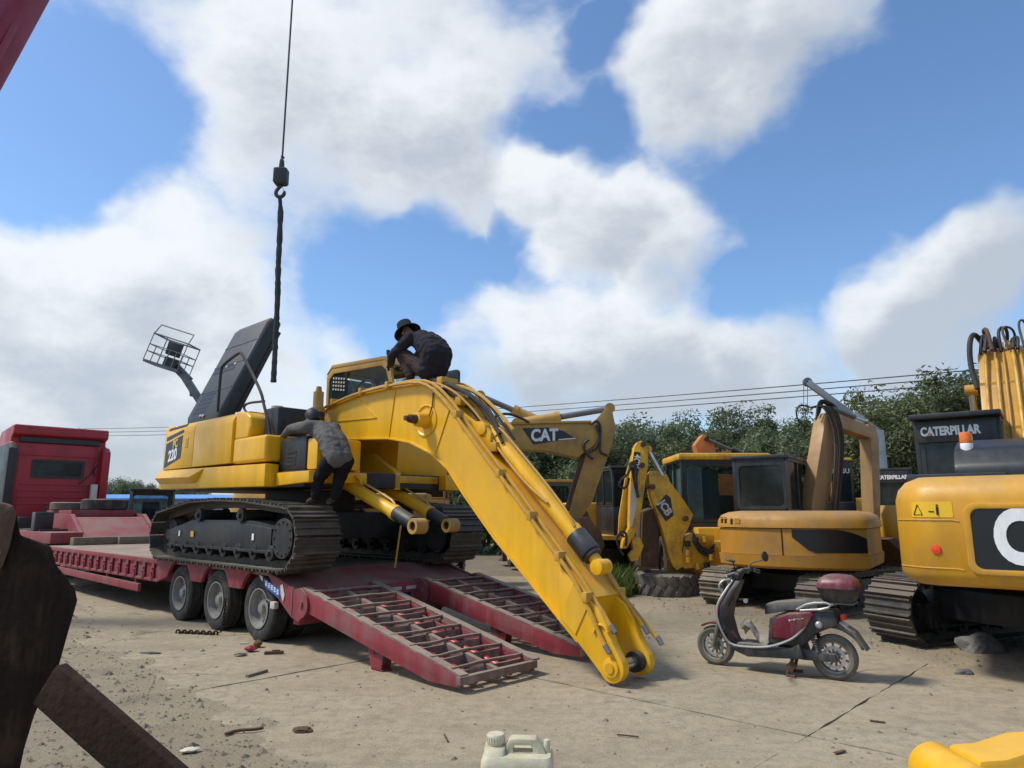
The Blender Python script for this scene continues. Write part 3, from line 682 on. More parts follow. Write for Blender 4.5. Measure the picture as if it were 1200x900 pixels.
MB().bx(.92, .93, 1.14, 1.66, .38, .53).build('number_plate', NAVY, tb, bev=.003)
for k in range(7): MB().bx(.930, .933, 1.18+k*.065, 1.21+k*.065+.012*(k % 2), .41+.01*(k % 3), .50).build('plate_character', GREY, tb)
for yy in (1.12, 1.70): MB().cyl((.92, yy, .32), (.95, yy, .32), .045, n=16).build('tail_lamp', REDR, tb)
def ramp(y0, y1, out_y):
    r_ = MB().prism([(1.0, .685), (3.67, .135), (3.67, .05), (3.25, .04), (1.0, .46)], y0, y0+.045, 'y').build('ramp', RD, tr, bev=.005)
    yc = (y0+y1)/2
    prof = [(1.02, .675), (3.66, .132), (3.66, .045), (3.25, .035), (1.02, .47)]
    MB().prism(prof, y1-.045, y1, 'y').build('side_rail', RD, r_, bev=.004)
    MB().prism(prof, yc-.03, yc+.03, 'y').build('centre_rail', DECK, r_, bev=.004)
    for yy in (y0-.004, y1-.041):
        d = Vector((3.67-1.0, 0, .135-.685)).normalized()
        MB().beam((1.0, yy+.055, .695), (3.67, yy+.055, .145), .10, .018, (0, 0, 1)).build('tread_strip', DECK, r_)
    for yy in (y0+(y1-y0)*.27, y0+(y1-y0)*.73): MB().cyl((1.05, yy, .58), (3.60, yy, .06), .035, n=10).build('stiffening_tube', RD2, r_)
    n = 9
    for k in range(n):
        t = (k+.55)/n; x = 1.02+t*2.62; z = .68-t*(.68-.135)
        MB().bx(x-.012, x+.012, y0+.045, y1-.045, z-.155+.03*t, z-.02).build('cross_plate', DECK, r_)
        pts = [(x+.02*math.sin(j*.9+k), y0+.03+(y1-y0-.06)*j/8, z+.018+RND.uniform(-.003, .004)) for j in range(9)]
        MB().tube(pts, .016, 6).build('grip_bar', DECK, r_)
    MB().beam((3.66, y0-.01, .105), (3.66, y1+.01, .105), .06, .07).build('tip_bar', DECK, r_, bev=.006)
    for yy in (y0+.05, y1-.17):
        lg = MB(); o_ = [(2.16, .43), (2.54, .35), (2.46, .0), (2.30, .0)]; i_ = [(2.335, .27), (2.42, .27), (2.42, .15), (2.335, .15)]
        frame_xz(lg, o_, i_, yy, yy+.016); lg.bx(2.30, 2.48, yy-.0, yy+.12, 0, .014); frame_xz(lg, o_, i_, yy+.10, yy+.116)
        lg.build('leg', RD, r_, bev=.003)
    for yy in (y0-.03, y1+.008):
        MB().prism([(.86, .68), (.86, .36), (1.0, .33)]+arc(1.02, .52, .15, -80, 70, 8)+[(1.0, .70)], yy, yy+.022, 'y').cyl((1.05, yy-.02, .53), (1.05, yy+.05, .53), .035, n=12).build('hinge_plate', RD, r_)
    return r_
ramp(.035, 1.02, 0); ramp(1.78, 2.765, 2.8)
# near-side banner and lamp
bn = quad('banner_sticker', [(.16, -.006, .755), (.58, -.006, .655), (.57, -.006, .545), (.22, -.006, .655)], BLUE, tr, .002)
for k in range(5):
    x = .24+k*.07; zc = .705-k*.020
    m = MB()
    for q in range(3): m.beam((x-.025, -.0095, zc-.02+.02*q), (x+.03, -.0095, zc-.026+.02*q), .002, .008)
    m.beam((x+.003, -.0095, zc-.035), (x+.003, -.0095, zc+.03), .002, .008, (1, 0, 0)); m.build('banner_stroke', WHT, bn)
quad('banner_figure', [(.06, -.009, .79), (.14, -.009, .775), (.15, -.009, .72), (.09, -.009, .745)], PAN, bn, .0015)
quad('banner_figure', [(.58, -.009, .70), (.63, -.009, .72), (.69, -.009, .60), (.66, -.009, .52), (.60, -.009, .60)], PAN, bn, .0015)
MB().bx(.36, .46, -.01, .05, .42, .50).build('marker_lamp', PAN, tr, bev=.01); MB().cyl((.24, .02, .50), (.38, .02, .47), .025, n=10).build('lamp_bracket', BK, tr)
# gooseneck
gn = MB().prism([(-9.72, DZ-.02), (-10.95, 1.42), (-13.7, 1.47), (-13.7, 1.20), (-11.1, 1.16), (-10.3, .50), (-9.72, .50)], .86, 2.42, 'y').build('gooseneck', RD, tr, bev=.01)
for yy in (.78, 2.40): MB().prism([(-9.70, DZ+.02), (-10.98, 1.50), (-13.7, 1.52), (-13.7, 1.15), (-11.15, 1.1), (-10.3, .45), (-9.70, .45)], yy, yy+.09, 'y').build('gooseneck_flange', RD, gn, bev=.006)
MB().bx(-13.6, -11.4, .9, 2.35, 1.44, 1.60).build('toolbox_deck', RD, gn, bev=.01); MB().bx(-12.9, -9.76, .12, .76, .86, 1.10).build('side_platform', RD, gn, bev=.01)
tx = MB()
for k in range(9): tx.tube([(-11.6+.03*(k % 3), .2+k*.06+.035*math.cos(q), 1.10+.03+.035*math.sin(q)) for q in [6.28*i/8 for i in range(8)]], .011, 5, closed=True)
ch = tx.build('lashing_chain', RUST2); ch.location = TO; ch.rotation_euler = (0, 0, TR); tag(ch, 'rusty lashing chain heaped on the trailer gooseneck', 'chain')
def flat_tyre(name, lab, loc, r, w, rub, grp=None, tread=22, tilt=0.):
    rt = thing(name, lab, 'tyre', loc, RND.uniform(0, 3), grp); h = w/2
    t = MB().lathe([(r*.52, -h*.8), (r*.66, -h), (r*.86, -h), (r*.97, -h*.8), (r*.97, h*.8), (r*.86, h), (r*.66, h), (r*.52, h*.8), (r*.56, h*.5), (r*.60, 0), (r*.56, -h*.5)], (0, 0, h), (0, 0, 1), 40).build('carcass', rub, rt)
    tm = MB()
    for k in range(tread):
        a = 2*math.pi*k/tread
        for s_ in (-1, 1):
            b = a+(.5*math.pi*2/tread if s_ > 0 else 0); tm.M = Matrix.Rotation(b, 4, 'Z') @ Matrix.Translation((r*.965, 0, h+s_*h*.42)) @ Matrix.Rotation(s_*.5, 4, 'X'); tm.bx(-.03, .035, -r*.085, r*.085, -h*.46, h*.46)
    if tread: tm.build('tread_lugs', rub, rt, bev=.006)
    return rt
flat_tyre('spare_tyre', 'large black spare tyre lying flat on the trailer gooseneck', tw(-11.9, 1.78, 1.60), .56, .28, RUB, tread=0)
flat_tyre('spare_tyre', 'smaller grey spare tyre half hidden beside the large one on the gooseneck', tw(-12.75, 1.15, 1.60), .40, .2, RUB2, tread=0)
for k, (x, y, L_) in enumerate(((-9.45, .95, 1.0), (-9.3, 1.75, .8), (-9.35, 2.25, .55))):
    t = MB().bx(-.1, .1, -L_/2, L_/2, 0, .17).build('timber_block', WOOD, bev=.01); t.location = tw(x, y, DZ-.003); t.rotation_euler = (0, 0, TR+(.06, -.04, .1)[k])
    tag(t, ['long', 'middling', 'short'][k]+' weathered timber block lying across the front of the trailer deck', 'timber')
st = MB().beam((-.25, 0, 0), (.25, .05, 0), .05, .04).beam((-.2, .12, .01), (.22, -.05, .045), .06, .03).build('wood_scrap', WOOD); st.location = tw(-4.15, .45, DZ+.02); st.rotation_euler = (0, 0, TR); tag(st, 'two crossed wood scraps on the deck behind the crawler track', 'wood')
# chain hanging from the skirt and trailing on the concrete
cm = MB(); pts = smooth_path([(-.72, -.05, .45), (-.71, -.06, .25), (-.70, -.07, .06), (-.76, -.12, .02), (-.95, -.22, .02), (-1.28, -.42, .02)], 3)
L_ = [0]
for a, b in zip(pts, pts[1:]): L_.append(L_[-1]+(b-a).length)
def along(s):
    for i in range(len(L_)-1):
        if L_[i+1] >= s: return pts[i].lerp(pts[i+1], (s-L_[i])/(L_[i+1]-L_[i])), (pts[i+1]-pts[i]).normalized()
    return pts[-1], (pts[-1]-pts[-2]).normalized()
for k in range(int(L_[-1]/.046)):
    c, t = along(k*.046+.02); up = Vector((0, 0, 1)) if abs(t.z) < .8 else Vector((0, 1, 0)); n_ = t.cross(up).normalized(); u_ = n_ if k % 2 else n_.cross(t); sc_ = .8 if k < 10 else 1.6
    cm.tube([c+t*(.032*math.cos(q))+u_*(.017*sc_*math.sin(q)) for q in [6.283*i/8 for i in range(8)]], .007*sc_, 5, closed=True)
c_ = cm.build('chain', RUST); c_.location = TO; c_.rotation_euler = (0, 0, TR); tag(c_, 'dark chain hanging between two trailer wheels and trailing on the concrete', 'chain')

# ================================================================ TRACTOR TRUCK
tk = thing('tractor_truck', 'red high-roof tractor truck with a small rear window, coupled to the trailer', 'truck', tw(-15, 1.4), TR)
# local x to the rear, y away; cab rear wall at x=0
cabp = [(-2.25, .95), (-2.35, 1.9), (-2.1, 2.9), (-1.75, 3.45), (-.3, 3.52), (0, 3.48), (0, 1.2), (-.1, 1.0)]
cb = MB().prism(cabp, -1.22, 1.22, 'y').build('cab', RD2, tk, bev=.06, seg=3)
MB().prism([(-1.9, 3.42), (-1.4, 3.86), (.06, 3.97), (.10, 3.90), (.10, 3.70), (-.1, 3.62), (-.1, 3.46)], -1.20, 1.20, 'y').build('roof_fairing', RD2, cb, bev=.07, seg=3)
MB().bx(-.35, .012, -1.0, 1.0, 3.50, 3.64).build('roof_gap_shade', BKP, cb)  # black block standing in for the shadow gap beneath the roof fairing
for y in (-1.28, 1.06): MB().prism([(-1.0, 1.1), (.18, 1.1), (.22, 3.30), (0, 3.45), (-1.0, 3.4)], y, y+.22, 'y').build('side_fairing', BKP if y < 0 else RD2, cb, bev=.05)
wf = MB(); frame_xz(wf, rrect(-.66, .66, 2.50, 3.02, .06), rrect(-.58, .58, 2.57, 2.95, .05), 0, .03, 'x'); wn_ = wf.build('rear_window', BKP, cb)
MB().prism(rrect(-.58, .58, 2.57, 2.95, .05), .002, .012, 'x').build('pane', GLD, wn_)
rb = MB()
for z in (2.30, 2.12, 1.95, 1.75): rb.bx(0, .018, -.95, .95, z, z+.05)
rb.bx(0, .02, -1.0, -.92, 1.6, 3.2).bx(0, .02, .92, 1.0, 1.6, 3.2).bx(0, .022, -1.0, 1.0, 3.12, 3.18).build('pressed_ribs', RD2, cb, bev=.008)
MB().tube([(.03, .55, 2.35), (.06, .85, 2.65), (.05, 1.0, 2.95)], .015, 6).build('air_hose', HOSE, cb); MB().tube(smooth_path([(.04, .9, 3.5), (.14, 1.0, 3.2), (.10, .85, 2.9), (.04, .95, 2.6)]), .014, 6).build('air_hose', HOSE, cb)
MB().bx(.03, .20, .85, 1.02, 1.7, 2.35).build('exhaust_stack', CREAM, cb, bev=.03)
for y in (-.9, .9):
    MB().tube(smooth_path([(.2, y*.2, 1.55), (.5, y*.5, 1.75), (.8, y*.3, 1.5)]), .03, 8).build('coiled_line', HOSE, tk)
MB().bx(-2.0, 4.6, -.46, -.36, .75, 1.05).bx(-2.0, 4.6, .36, .46, .75, 1.05).bx(1.2, 1.35, -.46, .46, .8, 1.0).bx(4.5, 4.6, -.46, .46, .75, 1.05).build('chassis', RD2, tk, bev=.01)
MB().bx(.25, .62, -.95, .95, 1.04, 1.42).build('engine_tunnel', BK, tk, bev=.04)
fwp = MB().bx(1.9, 2.9, -.45, .45, 1.06, 1.16).build('fifth_wheel', BK, tk, bev=.02)
for x in (1.9, 3.25):
    for s_ in (-1, 1):
        make_wheel(tk, x, s_*1.08, .52, .52, .29, flip=1 if s_ < 0 else -1); make_wheel(tk, x, s_*.76, .52, .52, .29, flip=1 if s_ < 0 else -1)
        MB().prism(arc(x, .52, .62, 15, 165, 10)+arc(x, .52, .58, 165, 15, 10), s_*.95-.31, s_*.95+.31, 'y').build('mudguard', BKP, tk)
    MB().cyl((x, -.7, .52), (x, .7, .52), .1).build('axle', BK, tk)
for s_ in (-1, 1): make_wheel(tk, -1.3, s_*1.05, .52, .52, .3, flip=1 if s_ < 0 else -1)
MB().bx(3.9, 3.95, -1.2, -.62, .35, 1.15).build('mud_flap', BKP, tk); MB().bx(3.9, 3.95, .62, 1.2, .35, 1.15).build('mud_flap', BKP, tk)
MB().bx(3.3, 3.6, -1.24, -.85, 1.1, 1.55).build('battery_box', BKP, tk, bev=.02)
# ================================================================ THE YELLOW EXCAVATOR ON THE TRAILER
PCO = tw(-1.22, 1.4, DZ); ex = thing('excavator', 'bright yellow excavator with opened engine hood and armless boom, standing on the red trailer', 'excavator', PCO, TR)
for y_, sd in ((-1.19, -1), (1.19, 1)):
    make_track(ex, y_, 4.42, .84, .6, 48, .10, TRK, dz0=.05, side=sd, rollers=8)
MB().bx(-1.0, 1.0, -.95, .95, .35, .72).bx(-.55, .55, -1.05, 1.05, .40, .62).build('undercarriage', BK, ex, bev=.02)
MB().cyl((0, 0, .7), (0, 0, 1.03), .66, n=32).build('swing_ring', BK, ex)
for x in (-1.25, 1.05): MB().bx(x-.04, x+.01, -1.408, -1.400, .37, .45).build('white_label', WHT, ex)
MB().bx(-.86, -.76, -1.408, -1.400, .37, .45).build('yellow_label', LABY, ex)
# revolving frame and skirts
up = MB().bx(-2.1, 1.75, -1.15, 1.28, 1.03, 1.24).build('revolving_frame', BK, ex, bev=.015)
sk = MB().prism([(-2.42, 1.08), (1.12, 1.04), (1.12, 1.335), (-2.42, 1.385)], -1.345, -1.15, 'y').build('side_skirt', Y1, up, bev=.02)
MB().loft([[Vector(p) for p in ((-2.35, -1.35, 1.375), (-2.35, -1.35, 1.16), (-2.35, -1.44, 1.25))], [Vector(p) for p in ((-.72, -1.35, 1.35), (-1.0, -1.35, 1.14), (-1.0, -1.44, 1.23))]]).build('skirt_ledge', Y1, sk, bev=.006)
MB().prism([(1.14, 1.05), (1.95, 1.08), (1.95, 1.22), (1.14, 1.22)], -1.2, -.35, 'y').build('front_step_frame', Y1, up, bev=.015)
MB().bx(-.3, 1.9, 1.05, 1.33, 1.03, 1.25).bx(.3, 1.75, .32, 1.05, 1.10, 1.24).build('cab_platform', Y1, up, bev=.02)
MB().prism([(.2, 1.02), (1.75, 1.02), (1.75, 1.26), (1.2, 1.55), (.2, 1.55)], -.42, -.32, 'y').build('boom_bracket', Y1, up, bev=.01); MB().prism([(.2, 1.02), (1.75, 1.02), (1.75, 1.26), (1.2, 1.55), (.2, 1.55)], .25, .35, 'y').build('boom_bracket', Y1, up, bev=.01)
MB().prism([(-.15, 1.2), (.62, 1.2), (.62, 1.6), (.45, 2.02), (.1, 2.05), (-.15, 1.7)], -.40, -.30, 'y').build('boom_foot_bracket', Y1, up, bev=.01); MB().prism([(-.15, 1.2), (.62, 1.2), (.62, 1.6), (.45, 2.02), (.1, 2.05), (-.15, 1.7)], .26, .36, 'y').build('boom_foot_bracket', Y1, up, bev=.01)
# counterweight
cwp = [(-1.98, -1.30)]+[(-2.25-.48*math.cos(rad(a)), -.87-.46*math.sin(rad(a))) for a in range(90, -1, -15)]+[(-2.80, -.4), (-2.82, 0), (-2.80, .4)]+[(-2.25-.48*math.cos(rad(a)), .87+.46*math.sin(rad(a))) for a in range(0, 91, 15)]+[(-1.98, 1.30)]
MB().prism(cwp, 1.09, 2.10, 'z').build('counterweight', Y1, ex, bev=.07, seg=3)
# side doors: near side, shoulder rolled into the top
def door(x0, x1, name='side_door', sgn=-1):
    sec = [(sgn*1.10, 1.385), (sgn*1.352, 1.385), (sgn*1.352, 1.93), (sgn*1.34, 2.0), (sgn*1.30, 2.06), (sgn*1.22, 2.105), (sgn*1.10, 2.13)]
    return MB().prism(sec, x0, x1, 'x').build(name, Y1, ex, bev=.012)
d1 = door(-2.28, -1.16); d2 = door(-1.145, .12); door(-2.28, -1.16, sgn=1); door(-1.145, -.4, sgn=1)
hb = MB().prism(rrect(-1.46, -1.35, 1.70, 1.86, .015), -1.36, -1.351, 'y').build('latch', Y1, d1, bev=.003)
MB().bx(-1.44, -1.37, -1.362, -1.358, 1.73, 1.83).build('latch_pocket', Y2, hb)
MB().prism([(.14, 1.70), (.55, 1.70), (.60, 1.86), (.56, 2.0), (.44, 2.07), (.14, 2.11)], -1.32, -.55, 'y').build('hood_front_cover', Y1, ex, bev=.04, seg=3)
MB().bx(-1.95, .10, -1.12, 1.15, 1.24, 2.02).build('engine_bay', BK, ex, bev=.02)
MB().bx(-1.96, .12, -1.11, -.95, 1.98, 2.14).bx(-1.96, .12, 1.0, 1.14, 1.98, 2.14).bx(-1.96, -1.80, -.95, 1.0, 1.98, 2.14).bx(-.05, .12, -.95, 1.0, 1.98, 2.14).build('hood_opening_rim', Y1, ex, bev=.02)
MB().cyl((-.9, -.55, 1.95), (-.9, .5, 1.95), .22, n=18).bx(-1.6, -.4, -.4, .5, 1.98, 2.10).build('engine', BK, ex, bev=.02)
MB().bx(.14, 1.06, -1.33, -.5, 1.37, 1.72).build('fuel_tank', Y1, ex, bev=.045, seg=3)
MB().bx(.62, 1.0, -1.15, -.42, 1.70, 2.12).build('pump_cover', BKP, ex, bev=.05); MB().bx(1.08, 1.74, -1.14, -.48, 1.24, 1.67).build('front_cover', BKP, ex, bev=.05)
for k in range(4): MB().bx(1.30, 1.52, -1.147, -1.135, 1.31+k*.05, 1.335+k*.05).build('louvre', BK, ex)
MB().bx(1.75, 1.98, -1.12, -.48, 1.24, 1.63).build('toolbox', Y1, ex, bev=.025)
MB().bx(.35, .62, -.62, -.36, 1.68, 2.08).build('air_cleaner_box', Y1, ex, bev=.02)
es = MB().cyl((.78, -.42, 1.5), (.78, -.42, 2.12), .055).cyl((.78, -.42, 2.10), (.78, -.42, 2.19), .10).cyl((.78, -.42, 2.19), (.78, -.42, 2.42), .075).cyl((.78, -.42, 2.42), (.78, -.42, 2.50), .05, .035).build('precleaner', Y5, ex, sm=30)
MB().cyl((.22, -.75, 2.08), (.22, -.75, 2.20), .07).cyl((.22, -.75, 2.20), (.22, -.75, 2.235), .085).build('filler_cap', CREAM, ex)
# engine hood standing open
hd = MB(); hw0, hw1 = 0.0, 1.42; T_ = .26; Lh = 2.08
hm = Matrix.Translation((-2.50, -1.02, 2.14)) @ Matrix.Rotation(rad(66.5), 4, 'X')
hm = hm @ Matrix.Diagonal((.89, 1, 1, 1)); hd.M = hm                                      # local: x along machine, y up the lid, z = outward (faces the near side after turning)
def lid_pt(x, y, z): return (x, y, z)
sec = [(.05, 0), (.0, .06), (.0, .20), (.05, T_), (1.37, T_), (1.42, .20), (1.42, .06), (1.37, 0)]
rings = []
for yv, ins, zt in ((0, .10, .55), (.05, .03, .85), (.16, 0, 1), (Lh-.16, 0, 1), (Lh-.05, .03, .85), (Lh, .10, .55)):
    rings.append([Vector((ins+(q[0])*(1.42-2*ins)/1.42, yv, -T_+q[1]*zt+(1-zt)*.0)) for q in sec])
hd.loft(rings); ho = hd.build('engine_hood', HOODM, ex, sm=30, bev=.02)
hd2 = MB(); hd2.M = hm
for yv in (.62, 1.14, 1.55): hd2.bx(.05, 1.36, yv, yv+.018, -.03, .006)
hd2.build('hood_seam', BKP, ho)
for (gx, gy_, nx, ny) in ((.22, .20, 7, 5), (.12, 1.00, 11, 2)):
    for i in range(nx):
        for j in range(ny):
            q = MB(); q.M = hm; q.bx(gx+i*.085, gx+i*.085+.055, gy_+j*.085, gy_+j*.085+.055, -.03, .004); q.build('grille_slot', BLKD, ho)
q = MB(); q.M = hm
for (px, py) in ((.62, .13), (.74, .12), (.60, 1.09), (.95, 1.10)): q.bx(px, px+.08, py, py+.035, 0, .012)
q.build('hinge_cleat', LGREY, ho)
q = MB(); q.M = hm; q.bx(1.35, 1.40, .3, Lh-.2, -T_-.05, -T_+.02).bx(.03, .08, .3, Lh-.2, -T_-.04, -T_+.02).build('stiffener', BK, ho)
MB().tube(smooth_path([(.95, -1.19, 1.62), (.86, -1.2, 1.9), (.69, -1.2, 2.16), (.60, -1.2, 2.35), (-.06, -1.2, 2.99), (-.16, -1.2, 3.03), (-.65, -1.2, 2.92), (-.74, -1.2, 2.86), (-.74, -1.2, 2.2)], 2), .021, 8).build('handrail', BK, ex)
MB().tube(smooth_path([(.62, -1.16, 2.22), (.10, -1.16, 2.25), (-.0, -1.16, 2.19), (.14, -1.14, 2.08)], 2), .018, 8).build('handrail', BK, ex)
# cab on the far side
CX0, CX1, CY0, CY1, CZ0, CZ1 = -.32, 1.36, .38, 1.33, 1.24, 3.02
cabo = MB().prism([(CX0, CZ0), (CX1+.25, CZ0), (CX1+.28, 1.75), (CX0, 1.95)], CY0, CY1, 'y').build('cab', Y1, ex, bev=.02)
side_out = [(CX0, 1.95), (CX1+.28, 1.75), (CX1+.25, 2.1), (CX1, 2.86), (CX1-.14, CZ1-.04), (CX0+.14, CZ1+.03), (CX0-.02, 2.9)]
side_in = [(CX0+.06, 2.02), (CX1+.19, 1.83), (CX1+.17, 2.1), (CX1-.08, 2.80), (CX1-.20, CZ1-.14), (CX0+.18, CZ1-.09), (CX0+.06, 2.84)]
for y in (CY0, CY1-.05):
    m = MB(); frame_xz(m, side_out, side_in, y, y+.05); m.build('side_frame', Y5, cabo, bev=.012)
    gl = MB().prism([(.30, 2.0), (CX1+.18, 1.86), (CX1+.16, 2.1), (CX1-.08, 2.79), (CX1-.21, CZ1-.14), (.30, CZ1-.11)], y+.02, y+.03, 'y').build('window', GLS, cabo)
    MB().prism([(CX0+.06, 2.02), (.30, 2.0), (.22, CZ1-.1), (CX0+.18, CZ1-.09), (CX0+.06, 2.84)], y+.018, y+.032, 'y').build('rear_window', GLD, cabo)
for i in range(5):
    for j in range(4):
        MB().bx(-.15+i*.075, -.115+i*.075, CY0+.005, CY0+.016, 2.66+j*.06-.012*i, 2.69+j*.06-.012*i).build('vent_hole', PAN, cabo)
MB().prism([(CX0-.02, 2.93), (CX0+.14, CZ1+.06), (CX1-.12, CZ1-.005), (CX1+.02, 2.88), (CX1-.12, CZ1-.06), (CX0+.14, CZ1-.0)], CY0-.01, CY1+.01, 'y').build('roof', Y5, cabo, bev=.01)
MB().prism([(CX0+.10, CZ1-.005), (CX1-.16, CZ1-.065), (CX1-.16, CZ1-.08), (CX0+.10, CZ1-.02)], CY0+.05, CY1-.05, 'y').build('headliner', plain('headliner_grey', (.58, .60, .60), .8), cabo)
MB().bx(CX0, CX0+.06, CY0+.05, CY1-.05, 1.95, 2.45).build('rear_panel', BKP, cabo); MB().bx(CX0+.02, CX0+.03, CY0+.08, CY1-.08, 2.45, 2.9).build('rear_pane', GLD, cabo)
MB().bx(.3, .75, .65, 1.05, 1.3, 2.0).bx(.28, .42, .65, 1.05, 2.0, 2.5).build('seat', BKP, cabo, bev=.05); MB().bx(CX0+.1, .5, CY0+.06, CY0+.2, 1.95, 2.3).build('side_console', TEAL, cabo, bev=.02)
MB().tube(smooth_path([(.35, .42, 2.35), (.55, .42, 2.72), (.9, .42, 2.70), (1.2, .42, 2.35)]), .02, 8).build('wiper_arm', BKP, cabo)
MB().tube([(1.5, 1.3, 2.2), (1.6, 1.46, 2.5), (1.58, 1.5, 2.72)], .014, 6).build('mirror_arm', BK, cabo); MB().prism(rrect(1.38, 1.66, 2.54, 2.92, .06), 1.47, 1.53, 'y').build('mirror', BKP, cabo, bev=.015)
for x in (.78, .86): MB().cyl((x, .6, 2.98), (x, .6, 3.10), .022, n=8).build('roof_lamp', BK, cabo)
# boom
top = [(.02, 1.86), (.35, 2.02), (.62, 2.13), (.80, 2.21), (1.52, 2.295), (2.3, 2.31), (2.83, 2.29), (3.10, 2.20), (3.40, 1.97), (3.71, 1.66), (4.06, 1.30), (4.46, .92), (4.93, .43), (5.35, .01), (5.46, -.09)]
bot = [(5.32, -.48), (5.14, -.33), (4.7, .04), (4.2, .45), (3.72, .91), (3.42, 1.23), (3.11, 1.43), (2.69, 1.59), (2.24, 1.67), (1.26, 1.73), (.71, 1.76), (.35, 1.66), (.05, 1.62), (-.06, 1.74)]
bo = MB().prism(top+bot, -.235, .235, 'y').build('boom', Y1, ex, bev=.0)
def strip(pts, yw, th, name, mat):
    m = MB(); rings = []
    P = [Vector((p[0], 0, p[1])) for p in pts]
    for i, p in enumerate(P):
        t = (P[min(i+1, len(P)-1)]-P[max(i-1, 0)]).normalized(); n = Vector((-t.z, 0, t.x))
        rings.append([p+Vector((0, -yw, 0)), p+Vector((0, yw, 0)), p+Vector((0, yw, 0))+n*th, p+Vector((0, -yw, 0))+n*th])
    return m.loft(rings).build(name, mat, bo, bev=.004)
strip(top[1:], .262, .022, 'top_flange', Y1); strip(bot, .262, .022, 'bottom_flange', Y1)
for p0, p1 in (((2.35, 2.29), (2.24, 1.68)), ((3.42, 1.93), (3.17, 1.41)), ((1.50, 2.28), (1.95, 1.96)), ((.8, 2.0), (1.95, 1.96))):
    MB().beam((p0[0], -.236, p0[1]), (p1[0], -.236, p1[1]), .012, .022, (0, 1, 0)).build('weld_seam', Y1, bo)
# forked tip
for y0, y1 in ((-.262, -.17), (.17, .262)):
    ear = [(5.10, .22), (5.36, -.02), (5.56, -.16), (5.66, -.30), (5.72, -.45)]+arc(5.70, -.665, .135, 50, -150, 12)+[(5.33, -.50), (5.10, -.30)]
    MB().prism(ear, y0, y1, 'y').build('tip_ear', Y1, bo, bev=.012)
    yy = y0-.02 if y0 < 0 else y1+.02
    MB().cyl((5.70, (y0+y1)/2, -.665), (5.70, yy, -.665), .085, n=24).build('pin_boss', Y1, bo, bev=.006); MB().cyl((5.70, (y0+y1)/2, -.665), (5.70, yy+(-.012 if y0 < 0 else .012), -.665), .045, n=18).build('pin_collar', Y2, bo)
MB().cyl((5.70, -.2, -.665), (5.70, .2, -.665), .055, n=18).build('tip_pin', CHR, bo); MB().cyl((5.70, .09, -.665), (5.70, .171, -.665), .095, n=22).build('bushing', BK, bo)
quad('tip_doubler', [(5.28, -.266, .04), (5.12, -.266, -.29), (5.30, -.266, -.42), (5.47, -.266, -.12)], Y1, bo, .006)
MB().tube(smooth_path([(5.52, -.275, -.38), (5.56, -.275, -.30), (5.64, -.275, -.30), (5.68, -.275, -.36)]), .012, 6).build('lifting_lug', Y1, bo)
# centre pin boss for the boom rams
MB().lathe([(.205, -.236), (.205, -.246), (.185, -.252), (.175, -.244), (.165, -.238)], (2.98, 0, 1.83), (0, 1, 0), 40).build('boss_ring', Y1, bo)
MB().cyl((2.98, -.23, 1.83), (2.98, -.40, 1.83), .098, .085, n=28).build('ram_boss', Y1, bo, bev=.01)
MB().cyl((2.98, .23, 1.83), (2.98, .40, 1.83), .09, n=28).build('ram_boss', Y1, bo, bev=.01)
pn = MB().cyl((2.98, -.39, 1.83), (2.98, -.50, 1.83), .058, .05, n=18).cyl((2.98, -.50, 1.83), (2.98, -.56, 1.83), .032, n=12).cyl((2.98, .39, 1.83), (2.98, .55, 1.83), .05, n=12).build('ram_pin', RUST2, bo)
MB().tube([(3.12, -.245, 2.16), (3.115, -.25, 2.0), (3.05, -.25, 1.86)], .008, 5).build('grease_line', BKP, bo)
# pipework along the boom's back
def pipe(y, dz, pts, r=.021, nm='boom_pipe'):
    return MB().tube(smooth_path([(p[0], y, p[1]+dz) for p in pts], 1), r, 7).build(nm, PIPE, bo)
tl = [(.72, 2.19), (1.5, 2.305), (2.3, 2.325), (2.85, 2.305), (3.13, 2.21), (3.40, 2.0), (3.71, 1.69), (4.06, 1.33), (4.46, .95), (4.93, .46), (5.30, .09)]
endn = [(5.42, -.10), (5.52, -.24), (5.60, -.40), (5.68, -.52)]
pipe(-.295, .02, tl+endn); pipe(-.22, .055, tl+[(5.40, -.03), (5.58, -.24), (5.70, -.40)]); pipe(.22, .06, tl+[(5.42, -.05), (5.60, -.26), (5.76, -.44)]); pipe(.30, .02, tl+[(5.42, -.08), (5.62, -.28), (5.86, -.50)])
for (x, z) in ((.95, 2.26), (1.65, 2.335), (2.25, 2.345), (3.6, 1.83), (4.3, 1.12), (4.75, .67), (5.12, .28), (5.45, -.08)):
    MB().bx(x-.03, x+.03, -.322, -.195, z-.035, z+.058).build('pipe_clamp', PIPE, bo, bev=.01); MB().bx(x-.03, x+.03, .195, .322, z-.035, z+.058).build('pipe_clamp', PIPE, bo, bev=.01)
for (x, y, z) in ((5.68, -.295, -.50), (5.70, -.22, -.33), (5.76, .22, -.38), (5.86, .30, -.48)): MB().cyl((x-.02, y, z+.03), (x+.03, y, z-.035), .024, n=10).build('pipe_fitting', GREY, bo)
rs_ = random.Random(2)
